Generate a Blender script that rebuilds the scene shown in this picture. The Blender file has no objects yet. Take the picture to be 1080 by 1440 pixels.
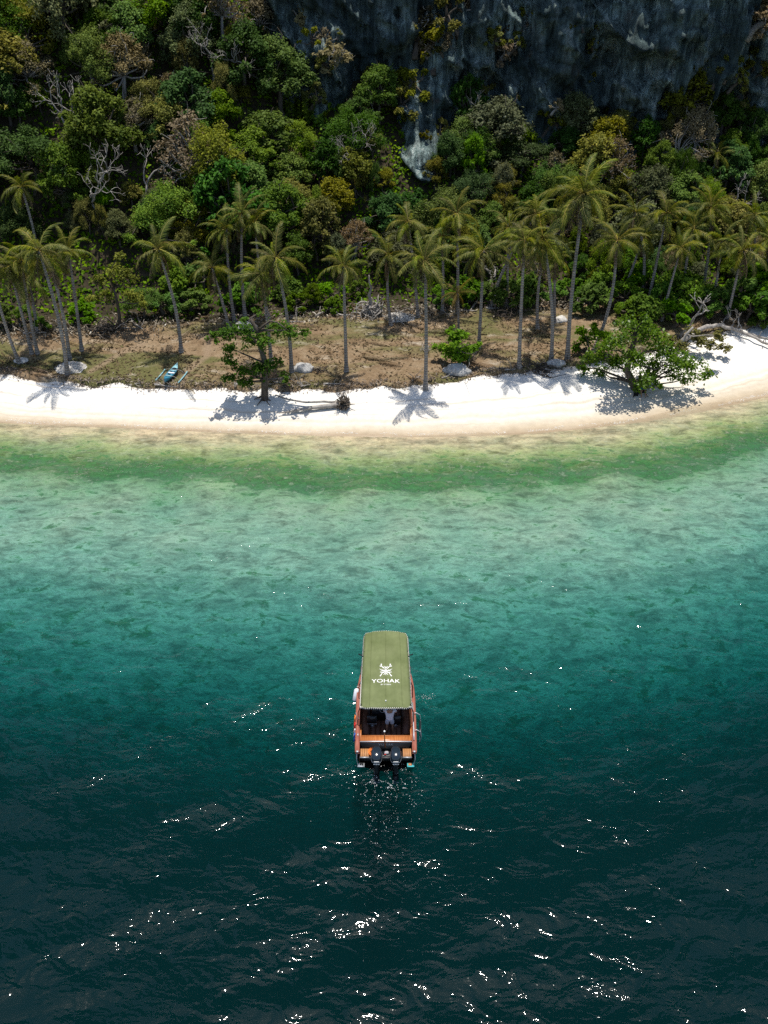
import bpy, math, random
import numpy as np
from mathutils import Vector, Matrix, noise as mn

R = math.radians
random.seed(7)
rng = np.random.default_rng(7)
scene = bpy.context.scene
C = scene.collection

# ------------------------------------------------------------------ camera, sky, sun, exposure
CAM_H, PITCH, F = 32.6, 35.0, 1334.0
cam_d = bpy.data.cameras.new('camera')
cam = bpy.data.objects.new('camera', cam_d)
C.objects.link(cam)
cam.location = (0, 0, CAM_H)
cam.rotation_euler = (R(90 - PITCH), 0, 0)
cam_d.sensor_fit = 'VERTICAL'
cam_d.angle = 2 * math.atan(720 / F)
cam_d.clip_start = 0.5
cam_d.clip_end = 6000
scene.camera = cam

SUN_EL = 82.5
world = bpy.data.worlds.new('World')
scene.world = world
world.use_nodes = True
wn = world.node_tree
for n in list(wn.nodes):
    wn.nodes.remove(n)
sky = wn.nodes.new('ShaderNodeTexSky')
sky.sky_type = 'NISHITA'
sky.sun_disc = False
sky.sun_elevation = R(SUN_EL)
sky.sun_rotation = 0.0
bg = wn.nodes.new('ShaderNodeBackground')
bg.inputs['Strength'].default_value = 0.125
wo = wn.nodes.new('ShaderNodeOutputWorld')
wn.links.new(sky.outputs[0], bg.inputs[0])
wn.links.new(bg.outputs[0], wo.inputs[0])

sun_d = bpy.data.lights.new('sun', 'SUN')
sun_d.energy = 4.6
sun_d.angle = R(0.55)
sun_d.color = (1.0, 0.95, 0.87)
sun = bpy.data.objects.new('sun', sun_d)
C.objects.link(sun)
sd = Vector((-0.03, -math.cos(R(SUN_EL)), -math.sin(R(SUN_EL))))
sun.rotation_euler = sd.to_track_quat('-Z', 'Y').to_euler()
sun.location = (0, 60, 120)

vs = scene.view_settings
vs.view_transform = 'Standard'
vs.look = 'None'
vs.exposure = 0.3
vs.gamma = 1.0
vs.use_curve_mapping = False
cy = scene.cycles
cy.max_bounces = 8
cy.diffuse_bounces = 2
cy.glossy_bounces = 2
cy.transmission_bounces = 4
cy.transparent_max_bounces = 12
cy.volume_bounces = 0
cy.use_denoising = False
cy.denoiser = 'OPENIMAGEDENOISE'
cy.denoising_input_passes = 'RGB_ALBEDO_NORMAL'
cy.denoising_prefilter = 'ACCURATE'
cy.use_adaptive_sampling = False
cy.caustics_reflective = False
cy.caustics_refractive = False
cy.sample_clamp_indirect = 6

# ------------------------------------------------------------------ where a picture point lies in the place
cp, sp = math.cos(R(PITCH)), math.sin(R(PITCH))
def ray(px, py):
    a, b = (px - 540) / F, -(py - 720) / F
    return np.array([a, cp + b * sp, -sp + b * cp])
def at_z(px, py, z):
    d = ray(px, py)
    k = (z - CAM_H) / d[2]
    return np.array([0, 0, CAM_H]) + k * d
def at_y(px, py, y):
    d = ray(px, py)
    return np.array([0, 0, CAM_H]) + (y / d[1]) * d

# ------------------------------------------------------------------ the lie of the land (world-space functions)
XS = np.arange(-420, 420.1, 0.25)
def curve(pix, z, left, right):
    p = [at_z(x, y, z) for x, y in pix]
    xs = [-420, -120] + [q[0] for q in p] + [120, 420]
    ys = [left[0], left[1]] + [q[1] for q in p] + [right[0], right[1]]
    v = np.interp(XS, xs, ys)
    k = np.hanning(33); k /= k.sum()
    vv = np.convolve(np.pad(v, 16, mode='edge'), k, 'valid')
    return lambda x: np.interp(x, XS, vv)
shore = curve([(-150, 580), (0, 594), (150, 600), (300, 607), (450, 612), (600, 614), (750, 609), (900, 593), (1000, 575), (1080, 556), (1200, 525)], 0.0, (66, 60), (120, 84))
edge0 = curve([(-150, 516), (0, 527), (90, 541), (200, 546), (300, 545), (400, 551), (480, 550), (560, 545), (600, 542), (650, 533), (700, 526), (760, 521), (830, 513), (900, 500), (960, 480), (1040, 464), (1080, 455), (1200, 430)], 1.0, (80, 72), (140, 100))
back0 = curve([(-150, 470), (0, 466), (100, 464), (200, 456), (300, 452), (400, 446), (500, 441), (560, 440), (650, 432), (760, 425), (850, 425), (950, 428), (1080, 432)], 1.8, (96, 88), (150, 112))
def vnoise(x, y, z=0.0, s=1.0, o=0.0):
    x = np.asarray(x, float); y = np.asarray(y, float)
    zz = np.broadcast_to(np.asarray(z, float), x.shape)
    fl = [mn.noise((a * s + o, b * s + o * 1.7, c * s)) for a, b, c in zip(x.ravel(), y.ravel(), zz.ravel())]
    return np.array(fl).reshape(x.shape)

_jit = vnoise(XS, XS * 0, 0, 0.55, 3.1) * 0.45 + vnoise(XS, XS * 0, 0, 1.6, 9.1) * 0.28
edge = lambda x: edge0(x) + np.interp(x, XS, _jit)
def back(x):
    return np.maximum(back0(x), edge0(x) + 3.0)
def sstep(a, b, x):
    t = np.clip((x - a) / (b - a), 0, 1)
    return t * t * (3 - 2 * t)
DS = [0, 1.5, 3, 5, 7, 9, 11, 13.5, 17, 20, 22, 24, 28, 34, 48, 80, 600, 3000]
DZ = [0, .10, .22, .44, .72, .88, 1.05, 1.55, 3.3, 5.8, 9.6, 17, 32, 40, 46, 52, 62, 80]
def depth(s):
    return np.interp(s, DS, DZ)
def cliffmask(x):
    return sstep(-15, -8, x) * (1 - sstep(38, 43, x))
def beach_z(x, y):
    u = np.clip((y - shore(x)) / (edge0(x) - shore(x)), 0, 1.3)
    return 1.05 * (0.55 * u + 0.45 * sstep(0.15, 0.8, u))
def flat_z(x, y):
    v = np.clip((y - edge0(x)) / (back(x) - edge0(x)), 0, 1)
    return 1.28 + 0.5 * v
def hill_z(x, y):
    s = y - back(x)
    sl = 0.98 * (1 - cliffmask(x)) + 0.70 * cliffmask(x)
    ss = np.log1p(np.exp(np.clip((s - 4) / 1.2, -30, 30))) * 1.2
    return np.minimum(1.78 + sl * ss, 70)
def gz(x, y):
    x = np.asarray(x, float); y = np.asarray(y, float)
    s, e, b = shore(x), edge(x), back(x)
    return np.where(y < s, -depth(s - y), np.where(y < e, beach_z(x, y), np.where(y < b, flat_z(x, y), hill_z(x, y))))
def at_g(px, py):
    z = 1.3
    for _ in range(14):
        p = at_z(px, py, z)
        z = 0.5 * z + 0.5 * float(gz(p[0], p[1]))
    p = at_z(px, py, z)
    return np.array([p[0], p[1], float(gz(p[0], p[1]))])

# ------------------------------------------------------------------ node helpers
def mat(name):
    m = bpy.data.materials.new(name)
    m.use_nodes = True
    nt = m.node_tree
    for n in list(nt.nodes):
        nt.nodes.remove(n)
    return m, nt
def N(nt, t, **kw):
    n = nt.nodes.new(t)
    for k, v in kw.items():
        if k.startswith('i_'):
            n.inputs[k[2:].replace('_', ' ')].default_value = v
        else:
            setattr(n, k, v)
    return n
def L(nt, a, b):
    nt.links.new(a, b)
def ramp(nt, fac, stops, interp='LINEAR'):
    r = N(nt, 'ShaderNodeValToRGB')
    r.color_ramp.interpolation = interp
    el = r.color_ramp.elements
    while len(el) < len(stops):
        el.new(0.5)
    for e, (p, c) in zip(el, stops):
        e.position = p
        e.color = (c[0], c[1], c[2], 1) if isinstance(c, (tuple, list)) else (c, c, c, 1)
    if fac is not None:
        L(nt, fac, r.inputs[0])
    return r.outputs[0]
def noise_n(nt, vec, scale, detail=4, rough=0.55, dist=0.0):
    n = N(nt, 'ShaderNodeTexNoise')
    n.inputs['Scale'].default_value = scale
    n.inputs['Detail'].default_value = detail
    n.inputs['Roughness'].default_value = rough
    n.inputs['Distortion'].default_value = dist
    if vec is not None:
        L(nt, vec, n.inputs['Vector'])
    return n.outputs['Fac']
def mapping(nt, vec, scale=(1, 1, 1), rot=(0, 0, 0), loc=(0, 0, 0)):
    m = N(nt, 'ShaderNodeMapping')
    m.inputs['Scale'].default_value = scale
    m.inputs['Rotation'].default_value = rot
    m.inputs['Location'].default_value = loc
    L(nt, vec, m.inputs['Vector'])
    return m.outputs[0]
def mix(nt, fac, a, b, mode='MIX'):
    m = N(nt, 'ShaderNodeMix', data_type='RGBA', blend_type=mode)
    for s, v in ((m.inputs[0], fac), (m.inputs[6], a), (m.inputs[7], b)):
        if hasattr(v, 'links'):
            L(nt, v, s)
        elif isinstance(v, (tuple, list)):
            s.default_value = (v[0], v[1], v[2], 1)
        else:
            s.default_value = v if s.type == 'VALUE' else (v, v, v, 1)
    return m.outputs[2]
def math_n(nt, op, a, b=0.0, clamp=False):
    m = N(nt, 'ShaderNodeMath', operation=op, use_clamp=clamp)
    for s, v in ((m.inputs[0], a), (m.inputs[1], b)):
        if hasattr(v, 'links'):
            L(nt, v, s)
        else:
            s.default_value = v
    return m.outputs[0]
def attr(nt, name):
    return N(nt, 'ShaderNodeAttribute', attribute_name=name).outputs['Fac']
def bump(nt, h, dist=0.05, strength=0.6):
    b = N(nt, 'ShaderNodeBump')
    b.inputs['Strength'].default_value = strength
    b.inputs['Distance'].default_value = dist
    L(nt, h, b.inputs['Height'])
    return b.outputs[0]
def princ(nt, color, rough=0.8, spec=0.3, normal=None, metal=0.0):
    p = N(nt, 'ShaderNodeBsdfPrincipled')
    for s, v in ((p.inputs['Base Color'], color), (p.inputs['Roughness'], rough), (p.inputs['Metallic'], metal), (p.inputs['Specular IOR Level'], spec)):
        if hasattr(v, 'links'):
            L(nt, v, s)
        elif isinstance(v, (tuple, list)):
            s.default_value = (v[0], v[1], v[2], 1)
        else:
            s.default_value = v
    if normal is not None:
        L(nt, normal, p.inputs['Normal'])
    return p.outputs[0]
def out(nt, sh, vol=None):
    o = N(nt, 'ShaderNodeOutputMaterial')
    if sh is not None:
        L(nt, sh, o.inputs[0])
    if vol is not None:
        L(nt, vol, o.inputs[1])
def objco(nt):
    return N(nt, 'ShaderNodeTexCoord').outputs['Object']
def worldco(nt):
    return N(nt, 'ShaderNodeNewGeometry').outputs['Position']

def simple(name, col, rough=0.6, spec=0.3, metal=0.0, var=0.25, sc=6.0, bmp=0.0):
    m, nt = mat(name)
    co = objco(nt)
    f = noise_n(nt, co, sc, 5, 0.6)
    c = ramp(nt, f, [(0.25, tuple(x * (1 - var) for x in col)), (0.75, tuple(min(1, x * (1 + var)) for x in col))])
    nrm = bump(nt, noise_n(nt, co, sc * 4, 4), bmp, 0.7) if bmp else None
    out(nt, princ(nt, c, rough, spec, nrm, metal))
    return m

# ------------------------------------------------------------------ materials of the setting
def m_sand():
    m, nt = mat('beach_sand')
    co = worldco(nt)
    t = attr(nt, 'band')
    n1 = noise_n(nt, co, 0.35, 4)
    n2 = noise_n(nt, co, 2.2, 6, 0.65)
    tt = math_n(nt, 'ADD', t, math_n(nt, 'MULTIPLY', math_n(nt, 'SUBTRACT', n1, 0.5), 0.16))
    base = ramp(nt, tt, [(0.0, (0.36, 0.28, 0.19)), (0.09, (0.48, 0.40, 0.29)), (0.2, (0.56, 0.50, 0.40)), (0.27, (0.66, 0.61, 0.52)), (0.31, (0.60, 0.53, 0.43)),
                         (0.36, (0.65, 0.60, 0.52)), (0.5, (0.68, 0.64, 0.57)), (0.75, (0.72, 0.70, 0.65)), (1.0, (0.66, 0.63, 0.58))])
    c = mix(nt, 0.5, base, ramp(nt, n2, [(0.3, 0.72), (0.7, 1.1)]), 'MULTIPLY')
    # strand lines: thin bands of brown wrack and shell that follow the shore
    wv = N(nt, 'ShaderNodeTexNoise'); wv.noise_dimensions = '3D'
    cm = N(nt, 'ShaderNodeCombineXYZ')
    sx = N(nt, 'ShaderNodeSeparateXYZ'); L(nt, co, sx.inputs[0])
    L(nt, math_n(nt, 'MULTIPLY', sx.outputs[0], 0.05), cm.inputs[0])
    L(nt, math_n(nt, 'MULTIPLY', tt, 14.0), cm.inputs[1])
    L(nt, cm.outputs[0], wv.inputs['Vector']); wv.inputs['Scale'].default_value = 1.0; wv.inputs['Detail'].default_value = 5
    strand = ramp(nt, wv.outputs['Fac'], [(0.56, 0.0), (0.66, 1.0)])
    c = mix(nt, math_n(nt, 'MULTIPLY', strand, 0.5), c, (0.42, 0.33, 0.23))
    # scattered dark flecks of shell, seed and leaf
    vo = N(nt, 'ShaderNodeTexVoronoi'); vo.inputs['Scale'].default_value = 2.6
    L(nt, co, vo.inputs['Vector'])
    sep = N(nt, 'ShaderNodeSeparateColor'); L(nt, vo.outputs['Color'], sep.inputs[0])
    spot = math_n(nt, 'MULTIPLY', math_n(nt, 'LESS_THAN', vo.outputs['Distance'], 0.12), math_n(nt, 'GREATER_THAN', sep.outputs[0], 0.72))
    spot = math_n(nt, 'MULTIPLY', spot, ramp(nt, tt, [(0.22, 0.0), (0.8, 1.0)]))
    c = mix(nt, math_n(nt, 'MULTIPLY', spot, 0.7), c, (0.16, 0.12, 0.09))
    h = noise_n(nt, co, 1.4, 7, 0.7)
    wet = ramp(nt, tt, [(0.05, 0.35), (0.3, 0.9)])
    out(nt, princ(nt, c, wet, 0.25, bump(nt, h, 0.12, 0.5)))
    return m

def m_seabed():
    m, nt = mat('seabed_sand')
    co = worldco(nt)
    s = attr(nt, 'band')           # metres from the waterline, divided by 40
    n1 = noise_n(nt, co, 0.22, 5, 0.6)
    n2 = noise_n(nt, mapping(nt, co, (0.6, 1.4, 1)), 1.1, 8, 0.76, 0.4)
    n3 = noise_n(nt, mapping(nt, co, (0.75, 1.0, 1)), 2.6, 5, 0.82, 0.3)
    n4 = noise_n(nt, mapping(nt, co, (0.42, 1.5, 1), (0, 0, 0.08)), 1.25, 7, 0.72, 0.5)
    ss = math_n(nt, 'ADD', s, math_n(nt, 'MULTIPLY', math_n(nt, 'SUBTRACT', n1, 0.5), 0.11))
    sand = ramp(nt, ss, [(0.0, (0.42, 0.34, 0.23)), (0.03, (0.38, 0.34, 0.21)), (0.065, (0.27, 0.31, 0.14)), (0.10, (0.17, 0.25, 0.09)), (0.15, (0.24, 0.32, 0.18)),
                         (0.2, (0.34, 0.37, 0.27)), (0.33, (0.44, 0.45, 0.36)), (0.5, (0.50, 0.49, 0.42)), (1.0, (0.34, 0.34, 0.32))])
    c = mix(nt, 0.9, sand, ramp(nt, n2, [(0.36, 0.38), (0.5, 1.0), (0.62, 1.6)]), 'MULTIPLY')
    # weed bed: its own ragged outline along the drop-off, and loose patches on the sand beyond
    band = ramp(nt, ss, [(0.02, 0.02), (0.05, 0.14), (0.075, 0.32), (0.11, 0.62), (0.138, 0.66), (0.155, 0.20), (0.26, 0.20), (0.38, 0.26), (0.6, 0.30)])
    w = math_n(nt, 'ADD', band, math_n(nt, 'MULTIPLY', math_n(nt, 'SUBTRACT', n2, 0.5), 3.2))
    wm = ramp(nt, w, [(0.34, 0.0), (0.60, 1.0)])
    weed = mix(nt, ramp(nt, n3, [(0.42, 0.0), (0.58, 1.0)]), (0.006, 0.040, 0.012), (0.055, 0.180, 0.055))
    c = mix(nt, math_n(nt, 'MULTIPLY', wm, 0.82), c, weed)
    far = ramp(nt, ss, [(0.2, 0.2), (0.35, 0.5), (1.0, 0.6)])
    c = mix(nt, math_n(nt, 'MULTIPLY', ramp(nt, n4, [(0.47, 0.0), (0.56, 1.0)]), far), c, (0.15, 0.19, 0.155))  # long mottles paint the waves' dark reflections into the bed colour
    c = mix(nt, ramp(nt, n3, [(0.54, 0.0), (0.66, 0.35)]), c, (0.06, 0.11, 0.05))
    c = mix(nt, ramp(nt, n3, [(0.32, 0.6), (0.46, 0.0)]), c, (0.42, 0.43, 0.30))
    out(nt, princ(nt, c, 0.95, 0.1, bump(nt, n3, 0.2, 0.6)))
    return m

def m_water():
    m, nt = mat('sea_water')
    co = worldco(nt)
    a = noise_n(nt, mapping(nt, co, (0.8, 1.35, 1), (0, 0, 0.35)), 1.0, 2, 0.5, 0.8)
    b = noise_n(nt, mapping(nt, co, (0.75, 1.3, 1), (0, 0, -0.3)), 3.2, 2, 0.55, 0.6)
    c = noise_n(nt, co, 9.0, 0, 0.5)
    gust = ramp(nt, noise_n(nt, co, 0.13, 3), [(0.40, 0.25), (0.62, 1.0)])
    h = math_n(nt, 'ADD', math_n(nt, 'MULTIPLY', a, 0.115), math_n(nt, 'MULTIPLY', math_n(nt, 'MULTIPLY', b, 0.036), gust))
    h = math_n(nt, 'ADD', h, math_n(nt, 'MULTIPLY', math_n(nt, 'MULTIPLY', c, 0.005), gust))
    nb = N(nt, 'ShaderNodeBump'); nb.inputs['Strength'].default_value = 1.0; nb.inputs['Distance'].default_value = 1.0
    L(nt, h, nb.inputs['Height'])
    g = N(nt, 'ShaderNodeBsdfGlossy'); g.inputs['Roughness'].default_value = 0.035
    L(nt, nb.outputs[0], g.inputs['Normal'])
    tr = N(nt, 'ShaderNodeBsdfTransparent'); tr.inputs[0].default_value = (1, 1, 1, 1)
    fr = N(nt, 'ShaderNodeFresnel'); fr.inputs['IOR'].default_value = 1.34
    L(nt, nb.outputs[0], fr.inputs['Normal'])
    mx = N(nt, 'ShaderNodeMixShader')
    L(nt, fr.outputs[0], mx.inputs[0]); L(nt, tr.outputs[0], mx.inputs[1]); L(nt, g.outputs[0], mx.inputs[2])
    v = N(nt, 'ShaderNodeVolumeAbsorption')
    # absorption per metre: red .36, green .105, blue .118
    v.inputs['Density'].default_value = 0.40
    v.inputs['Color'].default_value = (1 - .32 / .40, 1 - .112 / .40, 1 - .106 / .40, 1)
    # and a little scattering by what drifts in it
    vsn = N(nt, 'ShaderNodeVolumeScatter'); vsn.inputs['Density'].default_value = 0.0100; vsn.inputs['Color'].default_value = (0.12, 0.92, 1.0, 1); vsn.inputs['Anisotropy'].default_value = 0.0
    va = N(nt, 'ShaderNodeAddShader'); L(nt, v.outputs[0], va.inputs[0]); L(nt, vsn.outputs[0], va.inputs[1])
    out(nt, mx.outputs[0], va.outputs[0])
    m.cycles.homogeneous_volume = True
    return m

def m_flat():
    m, nt = mat('dry_grass_ground')
    co = worldco(nt)
    n1 = noise_n(nt, co, 0.16, 4)
    n2 = noise_n(nt, co, 0.9, 6, 0.65)
    n3 = noise_n(nt, co, 6.0, 5, 0.7)
    n4 = noise_n(nt, mapping(nt, co, (0.35, 1, 1)), 0.3, 5, 0.6, 0.5)
    c = ramp(nt, n2, [(0.3, (0.17, 0.112, 0.064)), (0.5, (0.26, 0.182, 0.108)), (0.72, (0.34, 0.26, 0.17))])
    c = mix(nt, ramp(nt, n4, [(0.46, 0.0), (0.57, 0.85)]), c, (0.125, 0.13, 0.045))
    c = mix(nt, ramp(nt, noise_n(nt, mapping(nt, co, (0.5, 1.1, 1), loc=(7, 3, 0)), 0.7, 6, 0.7), [(0.56, 0.0), (0.68, 0.8)]), c, (0.46, 0.40, 0.31))
    c = mix(nt, 0.75, c, ramp(nt, n3, [(0.25, 0.5), (0.75, 1.4)]), 'MULTIPLY')
    # worn footpath
    pt = attr(nt, 'path')
    c = mix(nt, math_n(nt, 'MULTIPLY', pt, ramp(nt, n3, [(0.3, 0.5), (0.6, 0.9)])), c, (0.30, 0.22, 0.145))
    out(nt, princ(nt, c, 0.95, 0.1, bump(nt, n3, 0.25, 0.9)))
    return m

def m_hill():
    m, nt = mat('forest_floor')
    co = worldco(nt)
    n2 = noise_n(nt, co, 0.8, 6, 0.65)
    c = ramp(nt, n2, [(0.3, (0.018, 0.016, 0.010)), (0.55, (0.045, 0.036, 0.022)), (0.8, (0.09, 0.07, 0.045))])
    out(nt, princ(nt, c, 0.95, 0.1, bump(nt, n2, 0.3, 0.9)))
    return m

def m_cliff():
    m, nt = mat('limestone')
    co = worldco(nt)
    st = noise_n(nt, mapping(nt, co, (1.1, 0.5, 0.06)), 1.3, 7, 0.62, 0.5)
    st2 = noise_n(nt, mapping(nt, co, (2.6, 1.0, 0.12), loc=(4, 0, 2)), 1.5, 6, 0.6, 0.4)
    big = noise_n(nt, co, 0.16, 4)
    c = ramp(nt, st, [(0.30, (0.026, 0.044, 0.046)), (0.45, (0.12, 0.17, 0.165)), (0.56, (0.28, 0.37, 0.35)), (0.67, (0.55, 0.62, 0.58))])
    c = mix(nt, ramp(nt, big, [(0.42, 0.85), (0.60, 0.0)]), c, (0.034, 0.058, 0.061))
    c = mix(nt, 0.5, c, ramp(nt, st2, [(0.3, 0.5), (0.7, 1.45)]), 'MULTIPLY')
    c = mix(nt, 0.7, c, ramp(nt, noise_n(nt, co, 1.1, 6, 0.7), [(0.35, 0.45), (0.65, 1.5)]), 'MULTIPLY')
    c = mix(nt, ramp(nt, noise_n(nt, co, 0.5, 5), [(0.62, 0.0), (0.75, 0.5)]), c, (0.12, 0.075, 0.045))
    h = noise_n(nt, mapping(nt, co, (1, 1, 0.25)), 2.4, 7, 0.65)
    out(nt, princ(nt, c, 0.85, 0.2, bump(nt, h, 0.9, 1.0)))
    return m

def m_leaf(name, dark, light, trans=0.3, tip=None, rough=0.6, spec=0.12):
    m, nt = mat(name)
    r = attr(nt, 'shade')
    oi = N(nt, 'ShaderNodeObjectInfo')
    c = ramp(nt, r, [(0.0, dark), (0.6, tuple((a + b) / 2 for a, b in zip(dark, light))), (0.93, light), (1.0, tip or light)])
    hs = N(nt, 'ShaderNodeHueSaturation')
    L(nt, math_n(nt, 'ADD', math_n(nt, 'MULTIPLY', oi.outputs['Random'], 0.04), 0.476), hs.inputs['Hue'])
    rv = math_n(nt, 'FRACT', math_n(nt, 'MULTIPLY', oi.outputs['Random'], 7.31))
    L(nt, math_n(nt, 'ADD', math_n(nt, 'MULTIPLY', rv, 0.6), 0.7), hs.inputs['Value'])
    L(nt, math_n(nt, 'ADD', math_n(nt, 'MULTIPLY', math_n(nt, 'FRACT', math_n(nt, 'MULTIPLY', oi.outputs['Random'], 13.7)), 0.3), 0.9), hs.inputs['Saturation'])
    L(nt, c, hs.inputs['Color'])
    p = princ(nt, hs.outputs[0], rough, spec)
    t = N(nt, 'ShaderNodeBsdfTranslucent'); L(nt, hs.outputs[0], t.inputs[0])
    mx = N(nt, 'ShaderNodeMixShader'); mx.inputs[0].default_value = trans
    L(nt, p, mx.inputs[1]); L(nt, t.outputs[0], mx.inputs[2])
    out(nt, mx.outputs[0])
    return m

def m_bark(name, dark, light, rings=0.0):
    m, nt = mat(name)
    co = objco(nt)
    n = noise_n(nt, mapping(nt, co, (1, 1, 0.35)), 5, 6, 0.65)
    c = ramp(nt, n, [(0.3, dark), (0.7, light)])
    h = n
    if rings:
        w = N(nt, 'ShaderNodeTexWave', wave_type='BANDS', bands_direction='Z')
        w.inputs['Scale'].default_value = rings; w.inputs['Distortion'].default_value = 1.5
        L(nt, co, w.inputs['Vector'])
        c = mix(nt, 0.35, c, w.outputs['Color'], 'MULTIPLY')
        h = math_n(nt, 'ADD', n, w.outputs['Fac'])
    out(nt, princ(nt, c, 0.9, 0.15, bump(nt, h, 0.04, 0.8)))
    return m

M = dict(
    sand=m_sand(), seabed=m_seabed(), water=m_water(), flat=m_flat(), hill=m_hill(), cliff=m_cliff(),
    leaf_dark=m_leaf('leaf_dark_green', (0.020, 0.056, 0.012), (0.090, 0.175, 0.034), 0.33, tip=(0.15, 0.23, 0.04)),
    leaf_mid=m_leaf('leaf_mid_green', (0.044, 0.100, 0.013), (0.185, 0.280, 0.036), 0.38, tip=(0.27, 0.32, 0.04)),
    leaf_olive=m_leaf('leaf_olive', (0.080, 0.094, 0.017), (0.280, 0.275, 0.048), 0.36, tip=(0.36, 0.29, 0.06)),
    leaf_grey=m_leaf('leaf_grey_green', (0.055, 0.070, 0.032), (0.165, 0.185, 0.085), 0.28, tip=(0.34, 0.35, 0.24)),
    leaf_dry=m_leaf('leaf_dry_brown', (0.095, 0.075, 0.036), (0.260, 0.210, 0.110), 0.2, tip=(0.36, 0.30, 0.20)),
    leaf_bright=m_leaf('leaf_bright_green', (0.050, 0.120, 0.013), (0.165, 0.300, 0.032), 0.45, tip=(0.34, 0.37, 0.04)),
    leaf_almond=m_leaf('leaf_almond', (0.040, 0.085, 0.012), (0.170, 0.245, 0.034), 0.45, tip=(0.42, 0.36, 0.06), rough=0.4, spec=0.3),
    frond=m_leaf('palm_frond', (0.060, 0.085, 0.014), (0.225, 0.235, 0.042), 0.36, tip=(0.36, 0.29, 0.10), rough=0.5, spec=0.18),
    frond_dry=m_leaf('palm_frond_dry', (0.07, 0.05, 0.025), (0.24, 0.18, 0.10), 0.15, tip=(0.34, 0.28, 0.18)),
    grass=m_leaf('dry_grass', (0.07, 0.05, 0.025), (0.22, 0.17, 0.09), 0.25, tip=(0.12, 0.13, 0.035)),
    litter=m_leaf('strand_litter', (0.06, 0.045, 0.032), (0.26, 0.21, 0.16), 0.05, tip=(0.42, 0.38, 0.32)),
    bark=m_bark('tree_bark', (0.04, 0.032, 0.025), (0.15, 0.125, 0.10)),
    bark_grey=m_bark('weathered_wood', (0.16, 0.14, 0.125), (0.42, 0.39, 0.35)),
    bark_dark=m_bark('dark_wet_wood', (0.025, 0.02, 0.016), (0.11, 0.09, 0.072)),
    palm_bark=m_bark('palm_bark', (0.20, 0.175, 0.155), (0.44, 0.39, 0.345), rings=1.6),
    coconut=simple('coconut_husk', (0.10, 0.11, 0.03), 0.6),
    rock=simple('pale_rock', (0.42, 0.41, 0.39), 0.9, 0.1, 0, 0.5, 3, 0.1),
    coral=simple('coral_rubble', (0.58, 0.55, 0.50), 0.95, 0.1, 0, 0.3, 5, 0.1),
)

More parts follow.
